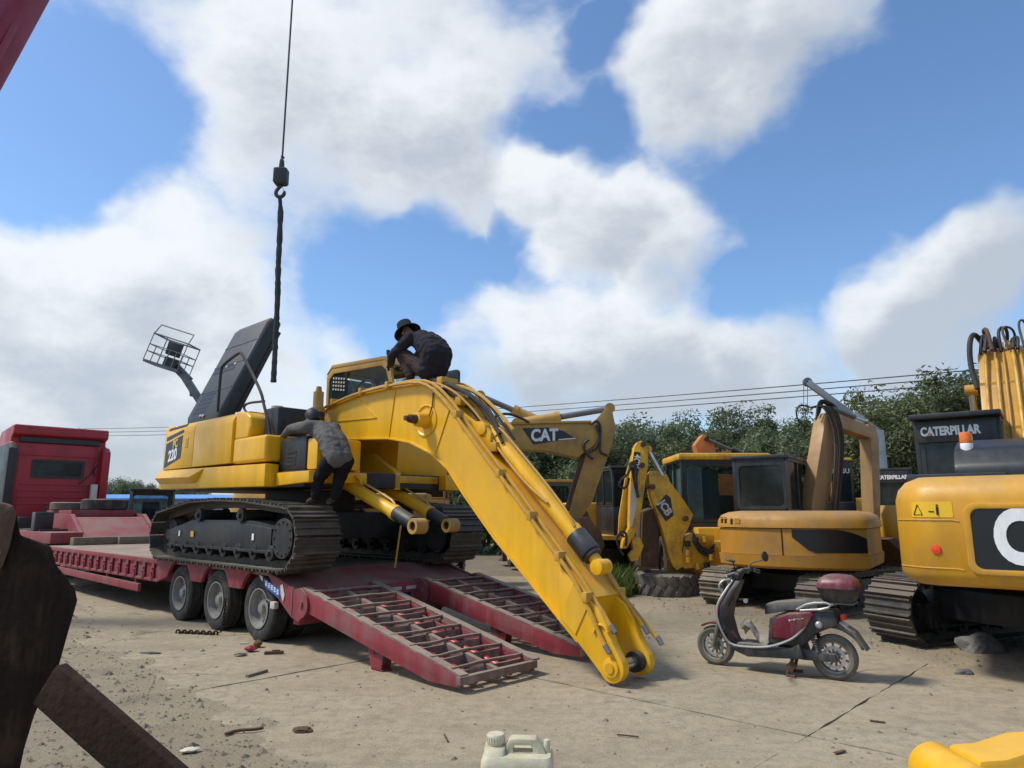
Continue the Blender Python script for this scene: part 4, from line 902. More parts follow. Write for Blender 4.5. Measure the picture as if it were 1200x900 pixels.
for k in range(9):
    y0 = -.15+.3*rs_.random(); x0 = 2.7+.25*rs_.random(); a = Vector((x0, y0, 2.38)); b = Vector((3.75+.5*rs_.random(), y0*.8, 1.78-.4*rs_.random()))
    if b.z < 2.0-(b.x-3.4)*1.02+.03: b.z = 2.0-(b.x-3.4)*1.02+.06
    mid = a.lerp(b, .45)+Vector((.05, rs_.uniform(-.1, .1), .10+.1*rs_.random())); m2 = a.lerp(b, .8)+Vector((.02, rs_.uniform(-.1, .1), .06+.08*rs_.random()))
    MB().tube(smooth_path([a, mid, m2, b]), rs_.choice((.018, .022, .014)), 7).build('boom_hose', HOSE if k % 3 else PIPE, bo)
for (x, z) in ((3.10, 2.32), (3.45, 2.03), (4.05, 1.44)): MB().bx(x-.05, x+.05, -.14, .14, z-.05, z+.06).build('hose_block', PIPE, bo, bev=.015)
# arm ram on the boom's back, disconnected from the missing arm
for y0 in (-.14, .09): MB().prism([(3.25, 2.05), (3.55, 1.75), (4.0, 1.36), (4.02, 1.60), (3.88, 1.75), (3.75, 1.76)], y0, y0+.05, 'y').cyl((3.88, y0-.02, 1.66), (3.88, y0+.07, 1.66), .07, n=16).build('ram_bracket', Y1, bo, bev=.008)
a0, a1 = Vector((3.88, 0, 1.66)), Vector((5.30, 0, .31)); ad = (a1-a0).normalized()
ac = MB().cyl(a0, a0+ad*.08, .085, n=20).cyl(a0+ad*.07, a0+ad*1.72, .088, n=22).cyl(a0+ad*.12, a0+ad*.17, .102, n=22).cyl(a0+ad*1.62, a0+ad*1.72, .10, n=22).build('arm_cylinder', Y1, bo, sm=40)
MB().cyl(a0+ad*1.70, a0+ad*1.96, .115, n=20).cyl(a0+ad*1.96, a0+ad*2.0, .10, n=20).build('rod_gland', BKP, ac, bev=.008)
eye_c = a0+ad*2.13; MB().cyl(eye_c-Vector((0, .09, 0)), eye_c+Vector((0, .09, 0)), .075, n=20).cyl(a0+ad*1.98, eye_c, .06, n=12).build('rod_eye', Y1, ac, bev=.006)
MB().tube(smooth_path([a0+ad*.14+Vector((.09, -.06, .10)), a0+ad*.3+Vector((.10, -.05, .11)), a0+ad*1.4+Vector((.10, -.05, .10)), a0+ad*1.66+Vector((.06, -.06, .06))]), .014, 6).build('ram_line', PIPE, ac)
MB().tube(smooth_path([a0+ad*.14+Vector((.0, -.1, .02)), a0+ad*.35+Vector((-.02, -.115, -.0)), a0+ad*.9+Vector((-.03, -.12, 0)), a0+ad*1.3+Vector((0, -.1, .05))]), .014, 6).build('ram_line', PIPE, ac)
# boom rams hanging free
for p0, p1, nm in (((1.22, -.50, 1.26), (3.20, -.50, .56), 'a'), ((.72, .45, 1.28), (2.70, .45, .55), 'b')):
    p0 = Vector(p0); p1 = Vector(p1); d = (p1-p0).normalized(); L_ = (p1-p0).length
    b = MB().cyl(p0, p0+d*(L_-.42), .080, n=22).cyl(p0+d*.22, p0+d*.26, .09, n=22).cyl(p0+d*(L_-.50), p0+d*(L_-.42), .094, n=22).cyl(p0-Vector((0, .09, 0)), p0+Vector((0, .09, 0)), .10, n=18).build('boom_cylinder', Y1, ex, sm=40)
    MB().cyl(p0+d*(L_-.43), p0+d*(L_-.10), .088, .082, n=20).build('rod_gland', BKP, b, bev=.006)
    MB().lathe([(.055, -.085), (.09, -.085), (.09, .085), (.055, .085)], p1, (0, 1, 0), 24).build('rod_eye', Y5, b)
    MB().cyl(p1-Vector((0, .06, 0)), p1+Vector((0, .06, 0)), .06, n=16).build('eye_bush', RUST, b)
    u = Vector((0, 0, 1))-d*d.z; u.normalize(); sd = Vector((0, -.03, 0))
    MB().tube(smooth_path([p0+d*.15+u*.11, p0+d*.3+u*.125, p0+d*(L_-.62)+u*.125, p0+d*(L_-.50)+u*.09], 1), .014, 6).build('ram_line', PIPE, b)
    MB().tube(smooth_path([p0+d*.45+u*.10+sd, p0+d*.55+u*.16+sd, p0+d*.8+u*.16+sd, p0+d*.9+u*.11+sd], 1), .016, 6).build('guard_loop', Y1, b)
MB().tube([(2.3, -.05, .55), (2.2, -.05, .02)], .012, 6).build('hanging_line', PIPE, ex)
# decals on the rear door
quad('model_decal', [(-2.22, -1.356, 1.42), (-1.60, -1.356, 1.55), (-1.57, -1.356, 1.90), (-2.20, -1.356, 1.80)], NAVY, d1, .002)
text('PC', .17, LABY, d1, (-1.82, -1.3605, 1.775), (1, 0, .12), (0, 0, 1), bold=.03, squeeze=.95)
text('220', .235, WHT, d1, (-1.90, -1.3605, 1.60), (1, 0, .12), (0, 0, 1), bold=.035, squeeze=.95)
quad('decal_stripe', [(-2.20, -1.356, 1.845), (-1.56, -1.356, 1.945), (-1.55, -1.356, 1.985), (-1.80, -1.356, 1.955), (-2.19, -1.356, 1.905)], NAVY, d1, .002)
quad('decal_stripe', [(-2.18, -1.340, 2.010), (-1.55, -1.318, 2.045), (-1.54, -1.292, 2.078), (-1.85, -1.306, 2.065), (-2.17, -1.318, 2.050)], NAVY, d1, .006)
# ================================================================ PEOPLE
SKIN = plain('skin', (.30, .16, .10), .55); HAIR = plain('black_hair', (.012, .011, .011), .6)
def cloth(name, c): return paint(name, c, .92, tuple(k*.55 for k in c), .6, 7, bump=.9, bscale=14, spec=.2)
JACK = cloth('dark_jacket', (.028, .026, .034)); TROU = cloth('brown_trousers', (.055, .038, .036)); HATM = cloth('navy_hat', (.022, .034, .045))
GSHIRT = cloth('grey_shirt', (.125, .12, .112)); BTROU = cloth('black_trousers', (.013, .012, .015)); BOOT = cloth('dusty_boot', (.07, .05, .04)); GLOVE = cloth('dark_glove', (.03, .03, .032))
def skin_mesh(name, J, E, mat, parent, root, sub=2):
    ks = list(J); ix = {k: i for i, k in enumerate(ks)}
    me = D.meshes.new(name); me.from_pydata([J[k][:3] for k in ks], [(ix[a], ix[b]) for a, b in E], []); o = D.objects.new(name, me); COL.objects.link(o)
    sm_ = o.modifiers.new('s', 'SKIN'); sm_.use_smooth_shade = True; sm_.branch_smoothing = 1.0; o.modifiers.new('u', 'SUBSURF').levels = sub; o.modifiers['u'].render_levels = sub
    for k in ks:
        v = me.skin_vertices[0].data[ix[k]]; r = J[k][3]; v.radius = r if isinstance(r, tuple) else (r, r); v.use_root = (k == root)
    bpy.context.view_layer.update()
    m2 = D.meshes.new_from_object(o.evaluated_get(bpy.context.evaluated_depsgraph_get())); D.objects.remove(o); m2.name = name
    m2.materials.clear(); m2.materials.append(mat); m2.shade_smooth(); ob = D.objects.new(name, m2); COL.objects.link(ob); ob.parent = parent; return ob
_b = bmesh.new(); bmesh.ops.create_icosphere(_b, subdivisions=2, radius=1.0); _b.verts.index_update(); ICO = ([v.co.copy() for v in _b.verts], [tuple(v.index for v in f.verts) for f in _b.faces]); _b.free()
def capsule_mesh(name, segs, mat, parent, vox, fold):
    """one continuous cloth surface grown over tapered limbs, with shallow folds"""
    vs = []; fs = []
    for p0, r0, p1, r1 in segs:
        d = p1-p0; n = max(2, int(d.length/(min(r0, r1)*.65))+1)
        for i in range(n+1):
            t = i/n; c = p0.lerp(p1, t); r = r0+(r1-r0)*t; k = len(vs); vs += [c+q*r for q in ICO[0]]; fs += [tuple(j+k for j in f) for f in ICO[1]]
    me = D.meshes.new(name); me.from_pydata(vs, [], fs); o = D.objects.new(name, me); COL.objects.link(o)
    m = o.modifiers.new('r', 'REMESH'); m.mode = 'VOXEL'; m.voxel_size = vox; q = o.modifiers.new('s', 'SMOOTH'); q.factor = .5; q.iterations = 7
    bpy.context.view_layer.update(); m2 = D.meshes.new_from_object(o.evaluated_get(bpy.context.evaluated_depsgraph_get())); D.objects.remove(o); m2.name = name
    sd = len(segs)*1.7
    nrm = [v.normal.copy() for v in m2.vertices]; cos_ = [v.co.copy() for v in m2.vertices]; out_ = []
    for c, nv in zip(cos_, nrm):
        f = abs(noise.noise(Vector((c.x*7+sd, c.y*7, c.z*13))))*1.6-.35+noise.noise(Vector((c.x*22, c.y*22+sd, c.z*22)))*.3; out_ += list(c-nv*fold*f)
    m2.vertices.foreach_set('co', out_); m2.update()
    m2.materials.clear(); m2.materials.append(mat); m2.shade_smooth(); ob = D.objects.new(name, m2); COL.objects.link(ob); ob.parent = parent; return ob
def chain(*k): return list(zip(k, k[1:]))
def add_hand(J, E, w, fw, dn, s):
    """palm beyond wrist w, five unequal bent fingers; fw = along the hand, dn = curl direction, s = thumb side"""
    W = Vector(J[w][:3]); f = Vector(fw).normalized(); d = Vector(dn).normalized(); sd = f.cross(d).normalized()*s
    p = W+f*.06; J[w+'p'] = (*p, (.034, .020)); E.append((w, w+'p'))
    for i, (o_, L_) in enumerate(((-.027, .055), (-.009, .075), (.009, .08), (.027, .07))):
        a = p+f*.03+sd*o_; b = a+f*L_*.55+d*L_*.15; c = b+f*L_*.25+d*L_*.45
        for q, v, r in (('a', a, .0105), ('b', b, .0095), ('c', c, .008)): J[f'{w}{i}{q}'] = (*v, r)
        E += [(w+'p', f'{w}{i}a'), (f'{w}{i}a', f'{w}{i}b'), (f'{w}{i}b', f'{w}{i}c')]
    a = p-f*.015+sd*.045; b = a+f*.035+sd*.012+d*.015
    J[w+'ta'] = (*a, .011); J[w+'tb'] = (*b, .009); E += [(w+'p', w+'ta'), (w+'ta', w+'tb')]
def person(label, loc, rz, P, shirt, trou, skinm, hat=None, hairm=HAIR, look=(-1, 0, -.5), handdirs=None, glove=None, bulk=1.):
    root = thing('person', label, 'person', loc, rz)
    J = {k: (*P[k], r) for k, r in (('pel', .07), ('sp', .06), ('ch', .07), ('nk', .055), ('hd', .075), ('ht', .085), ('htop', .06), ('shl', .035), ('ell', .03), ('wrl', .028), ('shr', .035), ('elr', .03), ('wrr', .028),
                                     ('hpl', .05), ('knl', .035), ('anl', .03), ('tol', .035), ('hpr', .05), ('knr', .035), ('anr', .03), ('tor', .035))}
    lk = Vector(look).normalized(); hd = Vector(P['hd'])
    J['nose'] = (*(hd+lk*.105), .014); J['chin'] = (*(hd+lk*.075+Vector((0, 0, -.065))), .03)
    E = chain('pel', 'sp', 'ch', 'nk', 'hd', 'ht', 'htop')+chain('ch', 'shl', 'ell', 'wrl')+chain('ch', 'shr', 'elr', 'wrr')+chain('pel', 'hpl', 'knl', 'anl', 'tol')+chain('pel', 'hpr', 'knr', 'anr', 'tor')+[('hd', 'nose'), ('hd', 'chin')]
    for w, s in (('wrl', 1), ('wrr', -1)):
        fw, dn = handdirs[w]; add_hand(J, E, w, fw, dn, s)
    skin_mesh('body', J, E, skinm, root, 'pel')
    lat = Vector((lk.y, -lk.x, 0)).normalized()
    for s in (-1, 1):
        e = hd+lk*.085+lat*s*.032+Vector((0, 0, .025)); MB().lathe([(.001, -.011), (.008, -.008), (.011, 0), (.008, .008), (.001, .011)], e, tuple(lk), 10).build('eye', BLKD, root)
        c = hd+lat*s*.083; MB().lathe([(.001, -.012), (.022, -.008), (.026, .004), (.012, .010), (.001, .008)], c, tuple(lat*s), 12).build('ear', skinm, root)
    e = hd+lk*.095+Vector((0, 0, -.05)); MB().beam(e-lat*.024, e+lat*.024, .012, .008).build('mouth', plain('lip', (.2, .07, .06), .6) if 'lip' not in MATS else MATS['lip'], root)
    V = lambda k: Vector(P[k]); lt = Vector((0, 1, 0)); B_ = bulk
    nb = V('ch').lerp(V('nk'), .62); bow = (V('sp')-(V('pel')+V('ch'))/2)*.35
    segs = []
    spine = [(V('pel')+(V('pel')-V('sp')).normalized()*.01, .132*B_), (V('pel').lerp(V('sp'), .5)+bow*.6, .135*B_), (V('sp')+bow*.5, .140*B_), (V('sp').lerp(V('ch'), .55)+bow*.7, .142*B_), (V('ch'), .130*B_), (nb, .075)]
    for (p0, r0), (p1, r1) in zip(spine, spine[1:]):
        for q in (-1, 1): segs.append((p0+lt*q*.055*(r0/.13), r0, p1+lt*q*.055*(r1/.13), r1))
    for q in 'lr': segs += [(V('ch'), .11, V('sh'+q), .092), (V('sh'+q), .090, V('el'+q), .064), (V('el'+q), .062, V('wr'+q), .047)]
    capsule_mesh('shirt', segs, shirt, root, .013, .010)
    segs = [(V('pel')+lt*.045, .108*B_, V('pel')-lt*.045, .108*B_)]
    for q in 'lr': segs += [(V('pel'), .105, V('hp'+q), .108), (V('hp'+q), .112, V('kn'+q), .082), (V('kn'+q), .080, V('an'+q)+Vector((0, 0, .03)), .064)]
    capsule_mesh('trousers', segs, trou, root, .013, .008)
    for s in 'lr':
        a, t = Vector(P['an'+s]), Vector(P['to'+s]); h_ = a-(t-a).normalized()*.05
        skin_mesh('boot', {'a': (*(a+Vector((0, 0, .06))), .05), 'b': (*a, .052), 'h': (*(h_+Vector((0, 0, -.02))), .045), 'm': (*a.lerp(t, .6), (.045, .040)), 't': (*t, (.042, .03))}, [('a', 'b'), ('b', 'h'), ('b', 'm'), ('m', 't')], BOOT, root, 'b')
    if glove:
        for w in ('wrl', 'wrr'):
            Jg = {w: (*P[w], .036)}; Eg = []; add_hand(Jg, Eg, w, *handdirs[w], 1 if w == 'wrl' else -1); Jg = {k: (*v[:3], tuple(q*1.18 for q in v[3]) if isinstance(v[3], tuple) else v[3]*1.18) for k, v in Jg.items()}; skin_mesh('glove', Jg, Eg, glove, root, w)
    up = (Vector(P['htop'])-Vector(P['hd'])).normalized(); c = Vector(P['ht'])
    if hat:
        M = Matrix.Translation(c+up*.015) @ up.to_track_quat('Z', 'Y').to_matrix().to_4x4(); m = MB(); m.M = M
        m.lathe([(.002, .135), (.075, .13), (.100, .11), (.108, .04), (.112, .0), (.185, -.055), (.190, -.064), (.108, -.02), (.10, .0), (.095, .10), (.002, .12)], (0, 0, 0), (0, 0, 1), 28)
        m.build('hat', hat, root)
    else:
        m = MB(); m.M = Matrix.Translation(c-lk*.018+up*.012); m.lathe([(.001, .105), (.06, .095), (.092, .05), (.098, 0), (.092, -.05), (.075, -.09), (.001, -.10)], (0, 0, 0), tuple(up), 22); m.build('hair', hairm, root)
    return root
B1 = Vector((2.5, 0, 2.38)); f1 = lambda x, y, z: (x-B1.x, y-B1.y, z-B1.z)
p1 = person('person in a bucket hat and dark clothes squatting on top of the yellow boom', PCO+TB*B1.x+TL*B1.y+Vector((0, 0, B1.z-.045)), TR, dict(
    pel=f1(2.80, 0, 2.57), sp=f1(2.86, 0, 2.77), ch=f1(2.66, 0, 2.97), nk=f1(2.43, 0, 3.07), hd=f1(2.27, 0, 3.145), ht=f1(2.24, 0, 3.20), htop=f1(2.205, 0, 3.245),
    shl=f1(2.58, .19, 3.00), ell=f1(2.33, .27, 2.79), wrl=f1(2.10, .12, 2.70), shr=f1(2.56, -.19, 3.00), elr=f1(2.30, -.27, 2.80), wrr=f1(2.08, -.13, 2.72),
    hpl=f1(2.76, .11, 2.56), knl=f1(2.33, .17, 2.88), anl=f1(2.52, .15, 2.47), tol=f1(2.34, .16, 2.425), hpr=f1(2.76, -.11, 2.56), knr=f1(2.33, -.18, 2.87), anr=f1(2.54, -.15, 2.47), tor=f1(2.36, -.16, 2.425)),
    JACK, TROU, SKIN, hat=HATM, look=(-1, 0, -.55), handdirs={'wrl': ((-1, -.3, .1), (0, -1, -.3)), 'wrr': ((-1, .25, .15), (0, 1, -.3))}, glove=GLOVE, bulk=1.16)
tl_ = MB().cyl((0, 0, -.10), (-.02, 0, .13), .018, n=10).cyl((-.02, 0, .13), (-.025, 0, .19), .026, n=10).build('hand_tool', BKP); tl_.location = PCO+TB*1.97+TL*-.08+Vector((0, 0, 2.72)); tl_.rotation_euler = (0, 0, TR); tag(tl_, 'short black tool held upright by the person on the boom', 'tool')
B2 = Vector((1.9, -1.0, .86)); f2 = lambda x, y, z: (x-B2.x, y-B2.y, z-B2.z)
person('person in grey shirt and black trousers bending over the excavator front from its track', PCO+TB*B2.x+TL*B2.y+Vector((0, 0, B2.z)), TR, dict(
    pel=f2(2.16, -.93, 1.38), sp=f2(2.02, -.93, 1.57), ch=f2(1.80, -.93, 1.74), nk=f2(1.62, -.93, 1.83), hd=f2(1.53, -.93, 1.90), ht=f2(1.50, -.93, 1.935), htop=f2(1.47, -.93, 1.98),
    shl=f2(1.74, -.74, 1.78), ell=f2(1.42, -.72, 1.76), wrl=f2(1.20, -.78, 1.715), shr=f2(1.74, -1.12, 1.78), elr=f2(1.38, -1.16, 1.775), wrr=f2(1.13, -1.10, 1.725),
    hpl=f2(2.18, -.84, 1.33), knl=f2(2.10, -.87, 1.11), anl=f2(2.12, -.92, .885), tol=f2(1.98, -.95, .835), hpr=f2(2.12, -1.02, 1.33), knr=f2(1.93, -1.06, 1.11), anr=f2(1.93, -1.08, .885), tor=f2(1.78, -1.10, .835)),
    GSHIRT, BTROU, SKIN, look=(-1, .05, -.35), handdirs={'wrl': ((-1, 0, -.1), (0, 0, -1)), 'wrr': ((-1, .1, -.1), (0, 0, -1))})

# ================================================================ CRANE LINE, SLING, CRANE BOOM
HKM = paint('hook_steel', (.035, .038, .042), .55, (.08, .07, .06), .5, 5, bump=.2)
HX, HY = -3.37, 9.5
hk = thing('crane_hook', 'grey crane hook block hanging on a long steel cable', 'crane hook', (HX, HY, 6.13))
hk.scale = (.62, .62, .62)
MB().cyl((0, 0, .86), (0, 0, 24.6), .024, n=8).build('cable', HKM, hk)
MB().cyl((0, 0, .84), (0, 0, .90), .035, n=10).cyl((.03, 0, .855), (.055, 0, .86), .018, n=8).build('cable_clamp', HKM, hk)
MB().loft([[Vector((s*w, t*.04, z)) for s, t in ((-1, -1), (1, -1), (1, 1), (-1, 1))] for z, w in ((.84, .02), (.78, .045), (.56, .06))]).build('wedge_socket', HKM, hk, bev=.008)
MB().loft([[Vector((x, y, z)) for x, y in rrect(-w, w, -w*.85, w*.85, .04)] for z, w in ((.57, .12), (.545, .155), (.22, .155), (.18, .13), (.16, .09))]).build('ball_weight', HKM, hk, bev=.0)
hkp = [(.0, .0, .18), (.0, 0, .13), (-.05, 0, .08), (-.10, 0, 0), (-.09, 0, -.09), (-.02, 0, -.14), (.06, 0, -.12), (.105, 0, -.05), (.10, 0, .02)]
MB().tube(smooth_path(hkp, 2), [.03]*5+[.045]*(len(smooth_path(hkp, 2))-11)+[.04, .035, .03, .025, .02, .012], 10).build('hook', HKM, hk); MB().beam((.095, 0, .01), (.035, 0, .14), .02, .01).build('safety_latch', HKM, hk)
slg = MB(); rq = random.Random(4)
pth = [(.0, 0, -.07), (.015, 0, -.20)]+[(.03+.05*k/12+rq.uniform(-.006, .006), 0, -.32-2.50*k/12) for k in range(13)]
pts = smooth_path(pth, 2); rings = []
for i, p in enumerate(pts):
    w = (.028 if i < 7 else .040+rq.uniform(-.006, .006)); th = .022; a = .08*math.sin(i*.35)
    rings.append([p+Vector((w*math.cos(q+a)*1, th*math.sin(q+a), 0)) for q in [6.283*k/8 for k in range(8)]])
sl_ = slg.loft(rings).build('lifting_sling', paint('sling_webbing', (.03, .04, .045), .95, (.09, .08, .07), .6, 9, bump=.8)); sl_.location = (HX, HY, 6.13); tag(sl_, 'long dark frayed lifting sling hanging limp from the crane hook', 'sling')
CRED = paint('crane_red', (.26, .012, .05), .4, (.12, .02, .04), .4, 1.5, bump=.05)
c0 = Vector((-11.25, 10.35, 2.2)); c1 = Vector((HX-.12, HY+.1, 21.5)); cdv = (c1-c0)
cb_ = thing('crane_boom', 'dark red telescopic crane boom raised steeply over the yard', 'crane', (c0.x, c0.y, 0)); q0 = Vector((0, 0, 2.2)); nrm = cdv.normalized()
MB().beam(q0, q0+cdv*.55, .62, .78, (1, 0, 0)).build('outer_section', CRED, cb_, bev=.05)
MB().beam(q0+cdv*.54, q0+cdv*.8, .50, .64, (1, 0, 0)).build('middle_section', CRED, cb_, bev=.05); MB().beam(q0+cdv*.79, q0+cdv, .40, .52, (1, 0, 0)).build('inner_section', CRED, cb_, bev=.04)
MB().beam(q0+cdv*.12+Vector((.55, -.1, 0)), q0+cdv*.40+Vector((.42, -.05, .3)), .14, .16, (1, 0, 0)).build('cable_tray', CRED, cb_, bev=.01)
MB().cyl((0, 0, 0), (0, 0, 1.1), .95, n=28).bx(-1.0, 1.0, -.9, .9, 1.1, 2.5).build('turret', CRED, cb_, bev=.04)
# ================================================================ OTHER MACHINES
def at(u, v, Yd):
    d = pix(u, v); return Vector((0, 0, CAM_H))+d*(Yd/d.y)
def traced(name, pts, Yd, th, mat, parent, org, bev=.01, yoff=0.):
    """plate of real thickness: outline given as sight lines to the plane y = Yd, in the parent's frame (unrotated)"""
    P = [at(u, v, Yd)-org for u, v in pts]
    return MB().prism([(p.x, p.z) for p in P], Yd-org.y+yoff, Yd-org.y+yoff+th, 'y').build(name, mat, parent, bev=bev)
def cab_box(root, x0, x1, y0, y1, z0, z1, mat, gl=GLS, lean=.12, low=.42, roofm=None, name='cab', rear_low=None, swing=0., visor=0.):
    """cab with posts, sills, roof and a pane in each opening; x forward"""
    zl = z0+(z1-z0)*low; zr = z0+(z1-z0)*(low if rear_low is None else rear_low); w = .055
    c = MB().bx(x0, x1, y0, y1, z0, zl).build(name, mat, root, bev=.025)
    for y in (y0, y1-w):
        o_ = [(x0, zl), (x1, zl), (x1-lean*.3, z1-.25), (x1-lean, z1), (x0, z1)]; i_ = [(x0+w, zl+w*.6), (x1-w, zl+w*.6), (x1-lean*.3-w, z1-.27), (x1-lean-w, z1-w), (x0+w, z1-w)]
        m = MB(); frame_xz(m, o_, i_, y, y+w); m.build('side_frame', mat, c, bev=.01)
        MB().prism(i_, y+w*.4, y+w*.6, 'y').build('side_window', gl, c)
        xm = x0+(x1-x0)*.45; MB().bx(xm-.025, xm+.025, y-.002, y+w+.002, zl+.02, z1-.02).build('post', mat, c)
    m = MB(); frame_xz(m, rrect(y0+w, y1-w, zr, z1, .05), rrect(y0+w+.05, y1-w-.05, zr+.06, z1-.12, .07), x0, x0+.04, 'x'); m.build('rear_frame', mat, c)
    MB().prism(rrect(y0+w+.05, y1-w-.05, zr+.06, z1-.12, .07), x0+.012, x0+.022, 'x').build('rear_window', gl, c)
    MB().prism(rrect(y0+w, y1-w, zl, z1-.03, .03), x1-lean*.5-.01, x1-lean*.5, 'x').build('front_window', gl, c)
    MB().bx(x0-.03-visor, x1-lean+.03, y0-.02, y1+.02, z1-.01, z1+.055).build('roof', roofm or mat, c, bev=.02)
    MB().bx(x0+.25, x0+.65, (y0+y1)/2-.22, (y0+y1)/2+.22, z0+.1, zl+.05).bx(x0+.2, x0+.32, (y0+y1)/2-.22, (y0+y1)/2+.22, zl, zl+.55).build('seat', BKP, c, bev=.04)
    if swing: c.rotation_euler = (0, 0, swing)
    return c
def house(root, pts_fn, zs, mat, name, swing=0., bev=0.):
    """body lofted from plan outlines: pts_fn(inset) at heights zs = [(z, inset)]"""
    m = MB().loft([[Vector((p[0], p[1], z)) for p in pts_fn(i)] for z, i in zs]); o = m.build(name, mat, root, bev=bev, sm=50)
    if swing: o.rotation_euler = (0, 0, swing)
    return o

# ---------------------------------------------------------------- big ochre excavator at the right
SW = rad(53.1-22.4)
c3 = thing('excavator', 'large ochre excavator with black counterweight emblem panel and white lettering on its black cab', 'excavator', (6.22, 8.22, 0), rad(22.4))
for y_, sd in ((1.02, -1), (-1.02, 1)): make_track(c3, y_, 3.05, .82, .62, 34, .06, TRK, side=sd, rollers=6)
MB().bx(-.9, .9, -.9, .9, .32, .66).cyl((0, 0, .6), (0, 0, .92), .6, n=28).build('undercarriage', BK, c3, bev=.02)
def cwplan(i): return arc(-2.05, .85, .42-i, 90, 180, 7)[::1]+[(-2.50+i, .45), (-2.52+i, 0), (-2.50+i, -.45)]+arc(-2.05, -.85, .42-i, 180, 270, 7)+[(-1.0, -1.27+i), (-1.0, 1.27-i)]
cw = house(c3, cwplan, [(.86, .14), (.90, .05), (.98, .0), (1.66, 0), (1.76, .03), (1.84, .10), (1.89, .22)], Y2, 'counterweight', SW)
fr = MB(); frame_xz(fr, rrect(-.66, .66, .99, 1.63, .10), rrect(-.60, .60, 1.04, 1.58, .07), -2.545, -2.46, 'x'); fr.build('emblem_frame', Y2, cw, bev=.012)
MB().prism(rrect(-.61, .61, 1.035, 1.585, .07), -2.532, -2.47, 'x').build('emblem_panel', BLKD, cw)
text('CAT', .64, WHT, cw, (-2.538, -.04, 1.31), (0, -1, 0), (0, 0, 1), bold=.045, squeeze=.76); quad('emblem_triangle', [(-2.545, .12, 1.06), (-2.545, -.12, 1.06), (-2.545, 0, 1.22)], LABY, cw, .003)
def on_corner(a, r_add=0.): return (-2.05+(.42+r_add)*math.cos(rad(a)), .85+(.42+r_add)*math.sin(rad(a)))
lb = MB(); lb.prism([on_corner(a, .004) for a in range(146, 181, 6)]+[(-2.482, .74)]+[(-2.47, .74)]+[on_corner(a, -.006) for a in range(176, 145, -6)], 1.50, 1.645, 'z'); lb = lb.build('warning_label', LABY, cw)
MB().tube([(*on_corner(149, .007), 1.525), (*on_corner(160, .007), 1.525), (*on_corner(154.5, .007), 1.62)], .006, 5, closed=True).build('warning_triangle', BLKD, lb)
MB().cyl((*on_corner(178, .007), 1.525), (*on_corner(178, .007), 1.60), .010, n=6).build('warning_figure', BLKD, lb); MB().cyl((*on_corner(178, .007), 1.607), (*on_corner(178, .007), 1.622), .008, n=6).build('warning_figure_head', BLKD, lb)
MB().tube([(*on_corner(a, .006), 1.555) for a in (168, 171, 174)], .005, 5).build('warning_arrow', BLKD, lb)
for z in (1.475, 1.03):
    MB().tube([(*on_corner(a, .0), z) for a in range(110, 181, 10)]+[(-2.478, .75, z), (-2.482, .70, z-.01)], .008, 6).build('pressed_seam', Y2, cw)
MB().lathe([(.001, -.012), (.045, -.01), (.04, .006), (.001, .012)], (*on_corner(172, .006), 1.20), (-1, .15, 0), 18).build('red_reflector', REDR, cw)
# hood, grille, beacon
hd_ = MB().prism([(-1.95, 1.84), (-.05, 1.84), (-.05, 2.31), (-1.3, 2.31), (-1.75, 2.20), (-1.95, 2.0)], -1.22, .74, 'y').build('engine_hood', BLKH, c3, bev=.05); hd_.rotation_euler = (0, 0, SW)
gf = MB(); gf.M = Matrix.Translation((-1.76, -.35, 2.09)) @ Matrix.Rotation(rad(-36), 4, 'Y')
for k in range(9): gf.bx(-.03, -.012, -.42+k*.085, -.40+k*.085, -.13, .15)
for k in range(4): gf.bx(-.036, -.018, -.44, .30, -.12+k*.08, -.10+k*.08)
gf.build('grille', BK, hd_)
MB().bx(-2.02, -1.0, .30, 1.16, 1.82, 1.93).build('hood_ledge', BKP, hd_, bev=.02)
bs = MB().cyl((-1.72, .62, 1.9), (-1.72, .62, 2.16), .018, n=8).build('beacon_stalk', BK, c3); bs.rotation_euler = (0, 0, SW)
MB().cyl((-1.72, .62, 2.15), (-1.72, .62, 2.25), .058, n=20).build('beacon_base', WHT, bs, bev=.01); MB().cyl((-1.72, .62, 2.25), (-1.72, .62, 2.36), .062, .056, n=20).build('beacon_lens', AMB, bs, bev=.015)
MB().bx(-1.6, 1.7, -1.25, 1.25, .92, 1.06).build('revolving_frame', BK, c3, bev=.02).rotation_euler = (0, 0, SW)
MB().bx(-1.0, .05, .34, 1.25, 1.06, 1.86).bx(-1.0, 1.2, -1.25, -.35, 1.06, 1.86).build('side_body', Y2, c3, bev=.05).rotation_euler = (0, 0, SW)
cc3 = cab_box(c3, .06, 1.65, .36, 1.30, 1.06, 2.72, BKP, GLD, low=.45, rear_low=.50, swing=SW, visor=.16, roofm=BK)
MB().bx(.02, .06, .40, 1.26, 2.42, 2.70).build('name_board', BKP, cc3, bev=.01); text('CATERPILLAR', .15, WHT, cc3, (.014, .90, 2.555), (0, -1, 0), (0, 0, 1), bold=.05, squeeze=.70); quad('logo_triangle', [(.012, 1.150, 2.505), (.012, 1.095, 2.505), (.012, 1.122, 2.555)], AMB, cc3, .002)
bz = [(.15, 1.45), (.05, 1.85), (.85, 3.15), (1.25, 3.72), (1.75, 3.88), (2.3, 3.72), (4.6, 2.2), (4.45, 1.95), (2.35, 3.05), (1.75, 3.12), (1.45, 2.85), (.65, 1.45)]
b3 = MB().prism(bz, -.27, .27, 'y').build('boom', Y2, c3, bev=.02); b3.rotation_euler = (0, 0, SW); BO3 = Matrix.Rotation(SW, 3, 'Z') @ Vector((0, .30, 0)); b3.location = BO3
